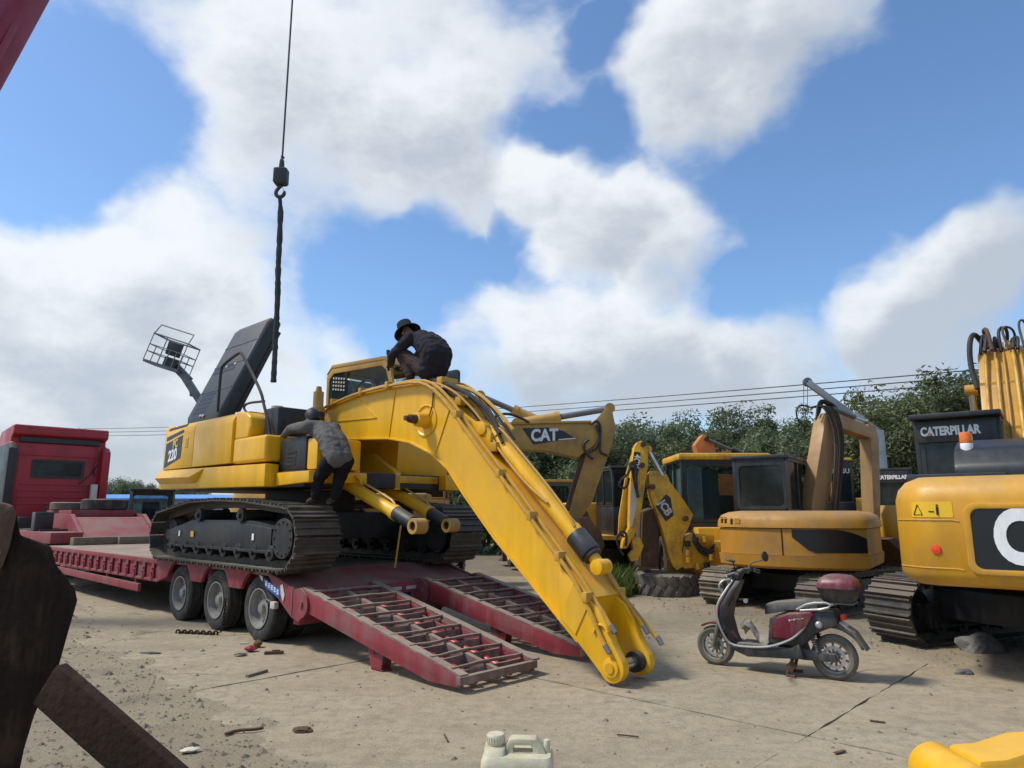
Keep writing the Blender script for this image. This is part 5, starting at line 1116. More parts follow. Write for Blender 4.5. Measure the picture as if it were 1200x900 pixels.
for k, y in enumerate((-.24, -.15, -.03, .06, .19)):
    MB().tube(smooth_path([(.08, y, 1.95), (.80, y, 3.14), (1.16+.03*(k % 3), y*.9, 3.66+.05*((k*2) % 3)), (1.45, y*.8+.03*(k % 2), 3.88)], 1), (.02, .026, .018, .024, .02)[k], 7).build('boom_pipe', PIPE if k != 2 else Y3, b3)
rh = random.Random(8)
for k in range(9):
    y = -.25+.06*k+rh.uniform(-.03, .03); zt = 3.98+rh.uniform(-.05, .16)
    MB().tube(smooth_path([(1.15+rh.uniform(-.1, .1), y, 3.72), (1.28, y+rh.uniform(-.1, .1), zt), (1.6+rh.uniform(-.1, .15), y+rh.uniform(-.12, .12), zt+rh.uniform(-.06, .05)), (1.8, y-.04, 3.8)], 2), rh.choice((.016, .022, .028)), 7).build('boom_hose', HOSE if k % 3 else RUST2, b3)
MB().tube(smooth_path([(1.0, .30, 3.2), (1.1, .36, 3.55), (1.15, .34, 3.9), (1.3, .28, 4.05), (1.45, .2, 3.9)], 2), .035, 8).build('boom_hose', HOSE, b3)
MB().bx(.9, 1.0, -.27, .27, 3.2, 3.26).build('pipe_clamp', PIPE, b3); MB().bx(.5, .6, -.27, .27, 2.56, 2.62).build('pipe_clamp', PIPE, b3)
for y in (.40, -.40):
    q = ram(c3, (1.75, y, 1.2), (1.45, y, 3.25), .085, .52, Y2, name='boom_cylinder'); q.rotation_euler = (0, 0, SW); q.location = BO3
MB().cyl((1.45, -.46, 3.25), (1.45, .46, 3.25), .06, n=14).build('ram_pin', BK, b3)
s3 = MB().prism([(4.3, 2.55), (4.75, 2.35), (4.9, 1.9), (4.2, .3), (3.95, .35), (4.2, 1.9)], -.17, .17, 'y').build('stick', Y2, c3, bev=.02); s3.rotation_euler = (0, 0, SW); s3.location = BO3
k3 = MB().prism([(4.25, .5), (4.0, .55), (3.7, .35), (3.6, .05), (3.9, .0), (4.5, .1), (4.6, .25)], -.5, .5, 'y').build('bucket', RUST2, c3, bev=.02); k3.rotation_euler = (0, 0, SW); k3.location = BO3

# ---------------------------------------------------------------- brown round-tailed excavator
mo = Vector((5.06, 12.23, 0)); SW2 = rad(56-36.9)
c4 = thing('excavator', 'brown tan excavator with a rounded tail and a bent boom standing behind the scooter', 'excavator', mo, rad(36.9))
for y_, sd in ((.88, -1), (-.88, 1)): make_track(c4, y_, 3.05, .66, .48, 34, .05, TRK2, side=sd, rollers=5, g=.045)
MB().bx(-.7, .7, -.7, .7, .28, .55).cyl((0, 0, .5), (0, 0, .72), .5, n=24).build('undercarriage', BK, c4, bev=.02)
def rp(i):
    R_ = 1.74-i; yw = 1.12-i; a0 = math.degrees(math.asin(yw/R_))
    return [(R_*math.cos(rad(180-a0+2*a0*k/16)), R_*math.sin(rad(180-a0+2*a0*k/16))) for k in range(17)]+[(.2, -yw), (.9, -yw+.1), (.9, yw-.1), (.2, yw)]
tl4 = house(c4, rp, [(.70, .10), (.74, .02), (.90, .0)], Y3, 'counterweight', SW2)
house(c4, rp, [(.905, .03), (1.30, .03)], Y3, 'body_panel', SW2); hd4 = house(c4, rp, [(1.312, .0), (1.42, .01), (1.50, .06), (1.545, .16), (1.57, .34)], Y3, 'engine_hood', SW2)
def sector(a0, a1, z0, z1, r, th, nm, mat, par, cut=None):
    n = 10; m = MB(); ring = []
    for k in range(n+1):
        a = a0+(a1-a0)*k/n; zz0 = z0; zz1 = z1
        if cut: zz0, zz1 = cut(k/n)
        c_, s_ = math.cos(rad(a)), math.sin(rad(a)); ring.append([Vector((r*c_, r*s_, zz0)), Vector(((r+th)*c_, (r+th)*s_, zz0)), Vector(((r+th)*c_, (r+th)*s_, zz1)), Vector((r*c_, r*s_, zz1))])
    return m.loft(ring).build(nm, mat, par)
bp4 = [o for o in c4.children if o.name.startswith('body_panel')][0]
sector(184, 219, 0, 0, 1.70, .018, 'vent_panel', BLKD, bp4, cut=lambda t: (.955 if t > .25 else .955+(.25-t)*.9, 1.29-.20*max(0, t-.6)**1.5*2.5))
for a, z0, z1 in ((143, 1.38, 1.47), (146, 1.38, 1.47), (150.5, 1.36, 1.46)): 
    for q in range(4): sector(a, a+1.6, z0+q*.024, z0+q*.024+.013, 1.73, .012, 'vent_slot', BLKD, hd4)
sector(153.5, 157, 1.37, 1.45, 1.735, .008, 'latch', Y3, hd4); sector(178.8, 179.4, .91, 1.30, 1.70, .015, 'panel_gap', BLKD, bp4)
cc4 = cab_box(c4, -.55, .95, .12, 1.06, 1.40, 2.46, BKP, GLD, low=.16, rear_low=.18, swing=SW2, lean=.1)
BD = Matrix.Translation((.55, .02, 0)) @ Matrix.Rotation(rad(-24), 4, 'Z')
def bpart(o): o.matrix_local = Matrix.Rotation(SW2, 4, 'Z') @ BD; return o
b4 = bpart(MB().prism([(-.14, 1.2), (-.17, 1.65), (.42, 3.20), (.54, 3.36), (.74, 3.40), (1.85, 3.18), (2.02, 3.05), (1.95, 2.95), (.92, 3.10), (.78, 3.0), (.16, 1.2)], -.125, .125, 'y').build('boom', BR, c4, bev=.015))
for k in range(8):
    y = -.20-.02*(k % 3); MB().tube(smooth_path([(.22+.03*k, y, 1.5), (.40+.04*k, y-.04, 2.2+.05*k), (.55+.03*k, y-.03, 3.0), (.45+.05*k, y*.5, 3.52), (.2, 0, 3.45)], 2), .018, 6).build('boom_hose', HOSE if k % 2 else RUST2, b4)
for k in range(6): MB().tube(smooth_path([(.15+.1*k, -.12+.05*k, 3.2+.04*k), (.3+.1*k, -.1+.05*k, 3.62), (.8, -.05+.03*k, 3.58), (1.1, 0, 3.44)], 2), .017, 6).build('boom_hose', HOSE, b4)
MB().tube(smooth_path([(.30, .2, 3.1), (.12, .28, 3.3), (.2, .26, 3.55), (.5, .2, 3.5)], 2), .016, 6).build('boom_hose', HOSE, b4)
st4 = bpart(MB().prism([(1.80, 3.24), (2.05, 3.22), (2.12, 2.95), (1.98, 1.8), (1.84, .95), (1.68, .95), (1.74, 1.9), (1.84, 2.9)], -.12, .12, 'y').build('stick', BR, c4, bev=.012))
bpart(ram(c4, (.90, 0, 3.48), (1.95, 0, 3.30), .05, .6, GREY, name='arm_cylinder')); q = bpart(ram(c4, (2.10, 0, 2.75), (1.98, 0, 1.45), .045, .6, Y3, name='bucket_cylinder'))
bpart(ram(c4, (.55, 0, 1.15), (.95, 0, 2.85), .07, .55, Y3, name='boom_cylinder'))
k4 = bpart(MB().prism([(1.65, 1.05), (1.9, 1.08), (2.25, .9), (2.55, .55), (2.40, .22), (2.0, .12), (1.65, .35), (1.75, .40), (2.0, .25), (2.25, .35), (2.3, .6), (2.0, .85)], -.38, .38, 'y').build('bucket', RUST2, c4, bev=.01))
for y in (-.32, -.1, .1, .3): MB().prism([(1.70, .37), (1.52, .33), (1.68, .30)], y-.04, y+.04, 'y').build('tooth', RUST, k4)
MB().bx(-.9, .9, -1.0, 1.0, .70, .92).build('revolving_frame', BK, c4).rotation_euler = (0, 0, SW2)

# ---------------------------------------------------------------- generic yard excavators behind
def yard_excavator(label, loc, rz, mat, cabm=BKP, s=1., boom=None, gl=GLD, shoes=True, cabside=1, roofm=None):
    r = thing('excavator', label, 'excavator', loc, rz)
    for y_, sd in ((1.15*s, -1), (-1.15*s, 1)): make_track(r, y_, 4.1*s, .86*s, .6*s, 30, .05, TRK2, side=0, rollers=4, shoes=shoes)
    MB().bx(-.9*s, .9*s, -.9*s, .9*s, .35*s, .7*s).cyl((0, 0, .65*s), (0, 0, .98*s), .6*s, n=20).build('undercarriage', BK, r)
    def pl(i): return arc(-1.9*s, .85*s, .45*s-i, 90, 180, 5)+arc(-1.9*s, -.85*s, .45*s-i, 180, 270, 5)+[(-1.1*s, -1.3*s+i), (-1.1*s, 1.3*s-i)]
    house(r, pl, [(1.02*s, .06), (1.1*s, 0), (1.75*s, 0), (1.95*s, .1)], mat, 'counterweight')
    MB().bx(-1.08*s, 1.5*s, -1.28*s, -.42*s, 1.0*s, 1.9*s).bx(-1.08*s, .1*s, -.42*s, 1.28*s, 1.0*s, 1.95*s).build('body', mat, r, bev=.05)
    MB().bx(-1.1*s, 1.7*s, -1.1*s, 1.28*s, .96*s, 1.08*s).build('revolving_frame', mat, r, bev=.02)
    y0, y1 = (.38*s, 1.28*s) if cabside > 0 else (-1.28*s, -.38*s)
    c = cab_box(r, .15*s, 1.7*s, y0, y1, 1.08*s, 2.85*s, cabm, gl, roofm=roofm)
    if boom:
        b = MB().prism([(x*s, z*s) for x, z in boom], -.25*s, .25*s, 'y').build('boom', mat, r, bev=.02)
        ram(r, (1.6*s, .38*s, 1.3*s), (2.3*s, .38*s, 2.6*s), .08*s, .55, mat, name='boom_cylinder'); ram(r, (1.6*s, -.38*s, 1.3*s), (2.3*s, -.38*s, 2.6*s), .08*s, .55, mat, name='boom_cylinder')
    return r, c
# tan excavator whose boom and stick show above the bright boom
o5 = Vector((-3.1, 14.6, 0)); c5, _ = yard_excavator('tan excavator with a black boom emblem and rusty bucket standing behind the trailer', o5, 0, Y5, cabm=Y5)
YB = 14.2
bm5 = traced('boom', [(500, 560), (470, 540), (520, 500), (568, 497), (640, 495), (693, 494), (703, 505), (698, 520), (677, 536), (640, 528), (605, 526), (575, 530), (545, 545)], YB, .5, Y5, c5, o5)
traced('boom_flange', [(540, 500.5), (568, 498.5), (640, 496.5), (693, 495.5), (693, 493), (640, 494), (568, 495.5), (540, 497.5)], YB, .58, Y5, bm5, o5, yoff=-.04, bev=.004)
traced('emblem_panel', [(612, 502), (642, 501), (660, 505), (673, 513), (650, 517), (625, 521)], YB, .01, BLKD, bm5, o5, yoff=-.008, bev=0)
p_ = at(638, 510.5, YB)-o5; text('CAT', .33, WHT, bm5, (p_.x, YB-o5.y-.014, p_.z), (1, 0, .035), (0, 0, 1), bold=.04, squeeze=.84); p_ = at(650, 513, YB)-o5; MB().beam((p_.x+.08, YB-o5.y-.010, p_.z-.04), (p_.x+.42, YB-o5.y-.010, p_.z-.01), .004, .02).build('emblem_line', WHT, bm5)
q5 = traced('stick', [(711, 477), (718, 484), (722, 502), (716, 525), (706, 553), (694, 588), (682, 607), (669, 606), (664, 612), (672, 580), (683, 545), (690, 520), (688, 505), (698, 492)], YB+.1, .32, Y5, c5, o5)
traced('stick_side', [(683, 545), (690, 520), (686, 522), (677, 548), (666, 585), (659, 612), (664, 612), (672, 580)], YB+.1, .30, RUST2, q5, o5, bev=.004)
traced('mount_plate', [(545, 500), (552, 480), (557, 461), (562, 459), (567, 462), (570, 472), (579, 486), (590, 497)], YB, .1, Y5, bm5, o5); traced('mount_plate', [(545, 500), (552, 480), (557, 461), (562, 459), (567, 462), (570, 472), (579, 486), (590, 497)], YB, .1, Y5, bm5, o5, yoff=.36)
def ram_px(root, org, a, b, Yd, r, split, mat, nm, rod=CHR): return ram(root, at(*a, Yd)-org, at(*b, Yd)-org, r, split, mat, name=nm, rod=rod)
ram_px(c5, o5, (606, 497), (714, 479), YB+.25, .115, .46, Y5, 'arm_cylinder', GREY); ram_px(c5, o5, (660, 506), (563, 464), YB+.45, .11, .60, Y5, 'boom_cylinder', GREY)
for k, pp in enumerate((((693, 497), (700, 492), (705, 503), (700, 525), (690, 530)), ((690, 515), (683, 520), (687, 532), (695, 538)), ((699, 498), (704, 515), (702, 530), (712, 534)), ((575, 490), (590, 484), (605, 487), (620, 495)), ((570, 488), (560, 495), (580, 498)))):
    MB().tube(smooth_path([at(*p, YB-.04)-o5 for p in pp], 2), .028, 6).build('boom_hose', HOSE, bm5)
kb = traced('bucket', [(672, 606), (690, 606), (704, 622), (709, 640), (700, 655), (680, 662), (662, 655), (668, 648), (688, 645), (692, 632), (680, 620)], YB-.25, 1.0, RUST2, c5, o5); 
for y in (0, .28, .56, .84): traced('tooth', [(664, 655), (650, 660), (664, 662)], YB-.22+y, .1, RUST, kb, o5, bev=0)
traced('bucket_link', [(676, 590), (684, 590), (694, 612), (688, 616)], YB+.12, .25, RUST2, c5, o5)
# orange excavator: only its raised arm shows above the backhoe's roof
o6 = Vector((7.4, 19.6, 0)); c6, _ = yard_excavator('orange excavator parked behind the backhoe with its arm folded up over the roof', o6, rad(170), OR, cabm=BKP, s=.8)
o6b = thing('loader_arm', 'orange folded arm head with a black ram showing above the backhoe cab roof', 'excavator arm', (5.3, 18.2, 0)); G6 = Vector((5.3, 18.2, 0))
traced('arm_head', [(815, 521), (824, 509), (829, 511), (837, 518), (839, 530), (860, 528), (885, 537), (885, 548), (850, 545), (820, 542)], 18.2, .4, OR, o6b, G6); ram_px(o6b, G6, (888, 540), (828, 514), 18.15, .06, .5, BK, 'hydraulic_cylinder', GREY)
MB().bx(-.2, 1.2, -.2, .6, 0, 2.5).build('mast', OR, o6b, bev=.03)
# yellow excavators between the brown boom and the right-hand cab
o7 = Vector((8.75, 18.6, 0)); c7, cc7 = yard_excavator('yellow excavator with a dark cab behind the brown excavator stick', o7, rad(-95), Y4, cabm=BKP, roofm=Y1, s=.98, cabside=-1)
text('KOMATSU', .15, PAN, cc7, (1.70*.98+.0, -.83*.98, 2.52), (0, 1, 0), (0, 0, 1), bold=.02)
p7 = at(992, 548, 17.2)-Vector((9.2, 19.2, 0))
o8 = Vector((8.95, 15.1, 0)); c8, cc8 = yard_excavator('faded yellow excavator with white lettering on a black cab between the two nearer excavators', o8, rad(62), Y2, cabm=BKP, s=.86)
nb8 = MB().bx(.10, .13, .38, 1.06, 2.18, 2.44).build('name_board', BKP, cc8, bev=.01); text('CATERPILLAR', .115, WHT, nb8, (.096, .71, 2.30), (0, -1, 0), (0, 0, 1), bold=.05, squeeze=.84)
# yellow excavator seen between the stick and the backhoe
o9 = Vector((1.85, 18.8, 0)); c9, _ = yard_excavator('yellow excavator with a dark cab between the rusty bucket and the backhoe', o9, rad(-80), Y4, cabm=BKP, s=.92)
yb_ = thing('excavator_boom', 'yellow excavator boom seen through the brown excavator cab and its boom', 'excavator boom', (6.3, 16.4, 0)); G_ = Vector((6.3, 16.4, 0))
traced('boom_head', [(893, 600), (893, 573), (905, 562), (916, 558), (923, 566), (928, 592), (915, 596), (912, 580), (903, 585), (903, 602)], 16.4, .35, Y4, yb_, G_); MB().bx(-.6, .6, -.1, .5, 0, 1.65).build('base', Y4, yb_, bev=.03)
# ---------------------------------------------------------------- backhoe loader
oj = Vector((3.3, 13.4, 0)); YJ = 13.3
jb = thing('backhoe_loader', 'weathered yellow backhoe loader with folded digger arm and a black badge', 'backhoe', oj)
Z = lambda L_: [(700+x/3.75, 480+y/3.75) for x, y in L_]
bj = traced('boom', Z([(225, 285), (240, 268), (265, 268), (330, 330), (385, 405), (422, 462), (405, 510), (380, 560), (372, 620), (380, 690), (350, 706), (335, 690), (315, 640), (290, 540), (262, 455), (235, 380)]), YJ, .30, Y4, jb, oj, bev=.015)
dj = traced('dipper', Z([(163, 165), (178, 142), (192, 136), (208, 145), (222, 190), (224, 240), (212, 320), (195, 440), (170, 540), (130, 610), (108, 612), (112, 580), (140, 520), (143, 400), (150, 260)]), YJ-.06, .26, Y4, jb, oj, bev=.015)
traced('dipper_far_plate', Z([(150, 200), (165, 200), (160, 300), (140, 470), (112, 560), (92, 560), (96, 470), (125, 290)]), YJ+.32, .1, Y4, jb, oj, bev=.01)
traced('white_patch', Z([(147, 335), (168, 330), (172, 430), (152, 515), (143, 512)]), YJ-.06, .006, PAN, dj, oj, yoff=-.007, bev=0)
traced('badge', Z([(161, 184), (190, 189), (182, 272), (150, 267)]), YJ-.06, .012, BLKD, dj, oj, yoff=-.016, bev=0)
p_ = at(*Z([(171, 227)])[0], YJ-.06)-oj; text('4CX', .165, WHT, dj, (p_.x, YJ-.06-oj.y-.022, p_.z), (-.22, 0, -1), (1, 0, -.22), bold=.03, squeeze=.8)
traced('badge', Z([(256, 424), (302, 372), (322, 388), (334, 466), (300, 491)]), YJ, .006, BLKD, bj, oj, yoff=-.007, bev=0)
p_ = at(*Z([(297, 432)])[0], YJ)-oj; text('JCB', .20, PAN, bj, (p_.x, YJ-oj.y-.012, p_.z), (.62, 0, -1), (1, 0, .62), bold=.04, squeeze=.95)
ram_px(jb, oj, Z([(340, 390)])[0], Z([(222, 175)])[0], YJ+.12, .075, .45, Y4, 'dipper_cylinder'); ram_px(jb, oj, Z([(168, 250)])[0], Z([(178, 380)])[0], YJ-.12, .03, .3, BK, 'bucket_cylinder', BK)
for c in ((240, 340), (198, 155), (194, 245), (160, 235), (385, 478)):
    p_ = at(*Z([c])[0], YJ)-oj; MB().cyl((p_.x, YJ-oj.y-.10, p_.z), (p_.x, YJ-oj.y+.34, p_.z), .05, n=14).build('pivot_pin', RUST2, jb)
for pp in (((150, 230), (140, 280), (100, 310), (95, 345), (130, 345), (140, 300)), ((90, 560), (105, 530), (130, 545), (125, 600)), ((150, 250), (165, 330), (175, 370)), ((120, 560), (90, 540), (85, 590), (115, 640))):
    MB().tube(smooth_path([at(*p, YJ-.1)-oj for p in Z(pp)], 2), .022, 6).build('digger_hose', HOSE, jb)
traced('tipping_link', Z([(150, 575), (185, 560), (205, 600), (180, 660), (150, 668), (138, 640), (160, 615)]), YJ, .2, Y4, jb, oj); traced('digger_bucket', Z([(200, 450), (250, 430), (275, 520), (270, 690), (190, 690), (195, 600)]), YJ+.2, .7, RUST2, jb, oj, bev=.02)
kp = traced('kingpost', Z([(385, 560), (430, 545), (515, 550), (515, 600), (450, 605), (515, 625), (515, 690), (380, 700), (372, 640)]), YJ+.05, .5, Y4, jb, oj, bev=.02)
for k, (x, y) in enumerate(((395, 590), (398, 630), (400, 660), (430, 575), (470, 570), (440, 690), (480, 685), (500, 650))):
    p_ = at(*Z([(x, y)])[0], YJ)-oj; MB().cyl((p_.x, YJ-oj.y-.02, p_.z-.05), (p_.x, YJ-oj.y-.02, p_.z+.06), .055, n=12).build('kingpost_lug', Y4 if k % 3 else BK, kp)
for k in range(4): MB().tube(smooth_path([at(*p, YJ-.03)-oj for p in Z([(420, 540+12*k), (450, 600+10*k), (490, 620+8*k), (515, 590+15*k)])], 1), .018, 6).build('digger_hose', HOSE, kp)
MB().bx(.35, 1.9, .6, 3.6, .55, 1.25).build('chassis', Y4, jb, bev=.04)
MB().bx(-.3, 2.4, .35, .60, .35, 1.0).build('slide_frame', Y4, jb, bev=.02)
wj = make_wheel(jb, 0, 0, 0, .75, .42, rimm=Y4); 
wj.matrix_local = Matrix.Translation((.2, 1.6, .75)) @ Matrix.Rotation(rad(90), 4, 'Z')
w2 = copy_tree(wj, jb); w2.matrix_local = Matrix.Translation((2.05, 1.6, .75)) @ Matrix.Rotation(rad(90), 4, 'Z')
for x in (.35, 1.9): w2 = copy_tree(wj, jb); w2.matrix_local = Matrix.Translation((x, 3.6, .5)) @ Matrix.Rotation(rad(90), 4, 'Z') @ Matrix.Scale(.66, 4)
jc = cab_box(jb, -.75, .75, -.9, .9, 1.2, 2.62, BKP, GLS, low=.1, lean=.15, roofm=Y4); jc.matrix_local = Matrix.Translation((1.05, 1.75, 0)) @ Matrix.Rotation(rad(90), 4, 'Z')
MB().bx(-.82, .78, -.95, .95, 2.60, 2.74).build('roof_cap', Y4, jc, bev=.05); MB().bx(-.6, -.55, .1, .5, 1.35, 2.4).build('curtain', TEAL, jc); CUR = plain('pale_curtain', (.34, .42, .40), .8); MB().bx(-.66, -.63, -.75, -.25, 1.35, 2.45).build('curtain', CUR, jc); MB().bx(-.66, -.63, .45, .75, 1.35, 2.45).build('curtain', CUR, jc); MB().bx(-.5, .4, .80, .82, 1.5, 2.45).build('curtain', CUR, jc)
MB().bx(.65, 1.6, 2.6, 4.0, 1.2, 1.55).build('engine_cover', Y4, jb, bev=.05)
# ---------------------------------------------------------------- loaders beyond the trailer
def small_loader(label, loc, rz, bodym, cabm, roofm, s=1., beacon=True, gl=GLS):
    r = thing('wheel_loader', label, 'loader', loc, rz)
    MB().bx(-1.6*s, .3*s, -.6*s, .6*s, .55*s, 1.35*s).bx(.3*s, 1.5*s, -.45*s, .45*s, .5*s, 1.0*s).build('chassis', bodym, r, bev=.05)
    c = cab_box(r, -.65*s, .55*s, -.62*s, .62*s, 1.25*s, 2.45*s, cabm, gl, low=.2, roofm=roofm)
    for x in (-1.0*s, .95*s):
        for y in (-.8*s, .8*s): make_wheel(r, x, y, .52*s, .52*s, .32*s, flip=1 if y < 0 else -1, rimm=bodym, n=24)
    for y in (-.35*s, .25*s): MB().prism([(.4*s, 1.1*s), (.6*s, 1.25*s), (1.9*s, .65*s), (2.3*s, .35*s), (2.1*s, .3*s)], y, y+.1*s, 'y').build('lift_arm', bodym, r, bev=.01)
    MB().prism([(2.1*s, .75*s), (2.25*s, .8*s), (2.2*s, .2*s), (2.9*s, .1*s), (2.9*s, .05*s), (2.1*s, .08*s)], -.95*s, .95*s, 'y').build('bucket', RUST2, r, bev=.01)
    if beacon: MB().cyl((-.3*s, .3*s, 2.5*s), (-.3*s, .3*s, 2.72*s), .07*s, .05*s, n=14).build('beacon', AMB, c, bev=.01)
    return r
small_loader('small orange loader with a dark green cab and amber beacon beyond the trailer', (-10.1, 19.9, -.02), rad(-60), OR, paint('cab_green', (.05, .09, .075), .5, (.08, .07, .06), .4, 3), BK, s=.88)
small_loader('yellow loader with a dark green cab half hidden behind the tan excavator stick', (.98, 20.2, -.02), rad(100), Y4, MATS['cab_green'], Y5, s=.98, beacon=False)
# ---------------------------------------------------------------- boom lift with basket
bl = thing('boom_lift', 'grey boom lift with its railed work basket raised above the open engine hood', 'boom lift', (-8.7, 26, -.02)); G = Vector((-8.7, 26, 0))
MB().bx(-1.2, 1.6, -1.0, 1.0, .45, 1.0).build('chassis', GREY, bl, bev=.05); MB().cyl((0, 0, 1.0), (0, 0, 1.2), .6).bx(-.9, 1.5, -.7, .7, 1.2, 1.9).build('turret', GREY, bl, bev=.05)
for x in (-.8, 1.2):
    for y in (-1.05, 1.05): make_wheel(bl, x, y, .48, .48, .3, flip=1 if y < 0 else -1, n=24)
MB().beam((1.0, 0, 1.8), at(226, 455, 26)-G+Vector((.6, .0, -.9)), .28, .36).build('main_boom', GREY, bl, bev=.02)
MB().beam(at(226, 455, 26)-G+Vector((.7, .0, -1.0)), at(214, 437, 26)-G, .22, .26).build('jib', GREY, bl, bev=.02); ram(bl, at(225, 462, 26)-G, at(220, 443, 26)-G, .07, .6, GREY)
MB().beam(at(222, 446, 26)-G, at(205, 428, 26)-G, .18, .30).build('jib_head', GREY, bl, bev=.02)
pa_, pb_, pc_ = at(168, 420, 25.6)-G, at(208, 433, 25.6)-G, at(226, 436, 26.6)-G
ux = (pb_-pa_); uxn = ux.normalized(); uy = Vector((0, 1.0, 0)); uz = Vector((-uxn.z, 0, uxn.x)).normalized()
def bk(a, b, c): return pa_+ux*a+uy*b+uz*c
Wb = MB(); Wb.loft([[bk(0, 0, -.08), bk(0, 0, .02), bk(0, 1, .02), bk(0, 1, -.08)], [bk(1, 0, -.08), bk(1, 0, .02), bk(1, 1, .02), bk(1, 1, -.08)]]); bf = Wb.build('basket_floor', GREY, bl)
for c, r_ in ((.35, .018), (.62, .018), (1.05, .03)):
    MB().tube([bk(0, 0, c), bk(1, 0, c), bk(1, 1, c), bk(0, 1, c)], r_, 6, closed=True).build('rail', GREY, bf)
for a in (0, .2, .4, .6, .8, 1.0):
    for b in (0, 1): MB().tube([bk(a, b, 0), bk(a, b, 1.05 if a in (0, .4, 1.0) else .62)], .018, 6).build('stanchion', GREY, bf)
MB().tube([bk(.0, 0, 1.05), bk(.02, .2, 1.45), bk(.98, .2, 1.45), bk(1.0, 0, 1.05)], .028, 6).build('top_frame', GREY, bf)
MB().loft([[bk(.45, .1, .45), bk(.80, .1, .45), bk(.80, .35, .45), bk(.45, .35, .45)], [bk(.42, .1, .95), bk(.82, .1, .95), bk(.80, .3, 1.0), bk(.44, .3, 1.0)]]).build('control_console', BKP, bf, bev=.02); MB().loft([[bk(.5, .1, .0), bk(.85, .1, .0), bk(.85, .3, .0), bk(.5, .3, .0)], [bk(.5, .1, .35), bk(.85, .1, .35), bk(.85, .3, .35), bk(.5, .3, .35)]]).build('control_box', BKP, bf)
# ---------------------------------------------------------------- grey crane jib behind the brown excavator
gj = thing('crane_jib', 'pale grey lorry crane jib sticking up behind the brown excavator', 'crane', (11.45, 22, -.02)); G = Vector((11.45, 22, 0))
GJ = paint('pale_grey_paint', (.30, .34, .36), .5, (.15, .14, .12), .4, 2)
MB().beam(at(946, 447, 22)-G, at(1008, 493, 22)-G, .14, .2).build('inner_jib', GJ, gj, bev=.02); MB().beam(at(998, 485, 22)-G, Vector((.05, 0, 4.05)), .2, .26).build('outer_jib', GJ, gj, bev=.02); MB().bx(-.2, .2, -.2, .2, 0, 4.1).build('mast', GJ, gj, bev=.02)
MB().lathe([(.03, -.06), (.14, -.06), (.14, .06), (.03, .06)], at(946, 447, 22)-G, (0, 1, 0), 18).build('sheave', GREY, gj)
for dx in (-.06, .06): MB().cyl(at(944, 449, 22)-G+Vector((dx, 0, 0)), at(944, 486, 22)-G+Vector((dx, 0, 0)), .012, n=5).build('hoist_line', GREY, gj)
MB().bx(-1.0, 1.0, -.9, .9, .0, 1.1).build('base', GJ, gj, bev=.03)
# ================================================================ SCOOTER
sx, sy = 2.576, 7.286
sco = thing('scooter', 'dusty dark red electric scooter with silver trim and a top case, on its stand', 'scooter', (sx, sy, 0), rad(144.1))
SRED = paint('scooter_red', (.13, .008, .022), .3, (.16, .12, .09), .5, 5, dust=.3, bump=.05); SBLK = paint('scooter_black', (.02, .02, .023), .5, (.13, .11, .085), .6, 5, dust=.45, bump=.15); DST = paint('dusty_plastic', (.10, .09, .075), .8, (.2, .17, .13), .7, 6, dust=.5)
def sc_wheel(x, r, w):
    t = MB().lathe([(r*.70, -w*.42), (r*.84, -w*.5), (r*.95, -w*.36), (r, -w*.12), (r, w*.12), (r*.95, w*.36), (r*.84, w*.5), (r*.70, w*.42)], (x, 0, r), (0, 1, 0), 36).build('wheel', RUB2, sco)
    m = MB().lathe([(r*.62, -w*.34), (r*.715, -w*.40), (r*.715, w*.40), (r*.62, w*.34)], (x, 0, r), (0, 1, 0), 36).cyl((x, -w*.6, r), (x, w*.6, r), r*.20, n=18)
    for k in range(10):
        a = 2*math.pi*k/10; m.beam((x+r*.15*math.cos(a), 0, r+r*.15*math.sin(a)), (x+r*.65*math.cos(a+.25), 0, r+r*.65*math.sin(a+.25)), .018, .016, (0, 1, 0))
    m.build('rim', paint('scooter_rim', (.26, .24, .21), .55, (.15, .12, .09), .7, 8, metal=.3) if 'scooter_rim' not in MATS else MATS['scooter_rim'], t)
    MB().lathe([(r*.36, .035), (r*.50, .035), (r*.50, .039), (r*.36, .039)], (x, 0, r), (0, 1, 0), 30).build('brake_disc', LGREY, t)
    return t
sc_wheel(.572, .195, .085); sc_wheel(-.575, .207, .10)
for y in (-.075, .075): MB().tube([(.572, y, .195), (.50, y, .42), (.46, y*.8, .56)], [.022, .026, .024], 9).build('fork', DST, sco)
MB().prism(arc(.572, .195, .235, 55, 165, 12)+arc(.572, .195, .215, 165, 55, 12), -.055, .055, 'y').build('front_mudguard', SRED, sco, bev=.008)
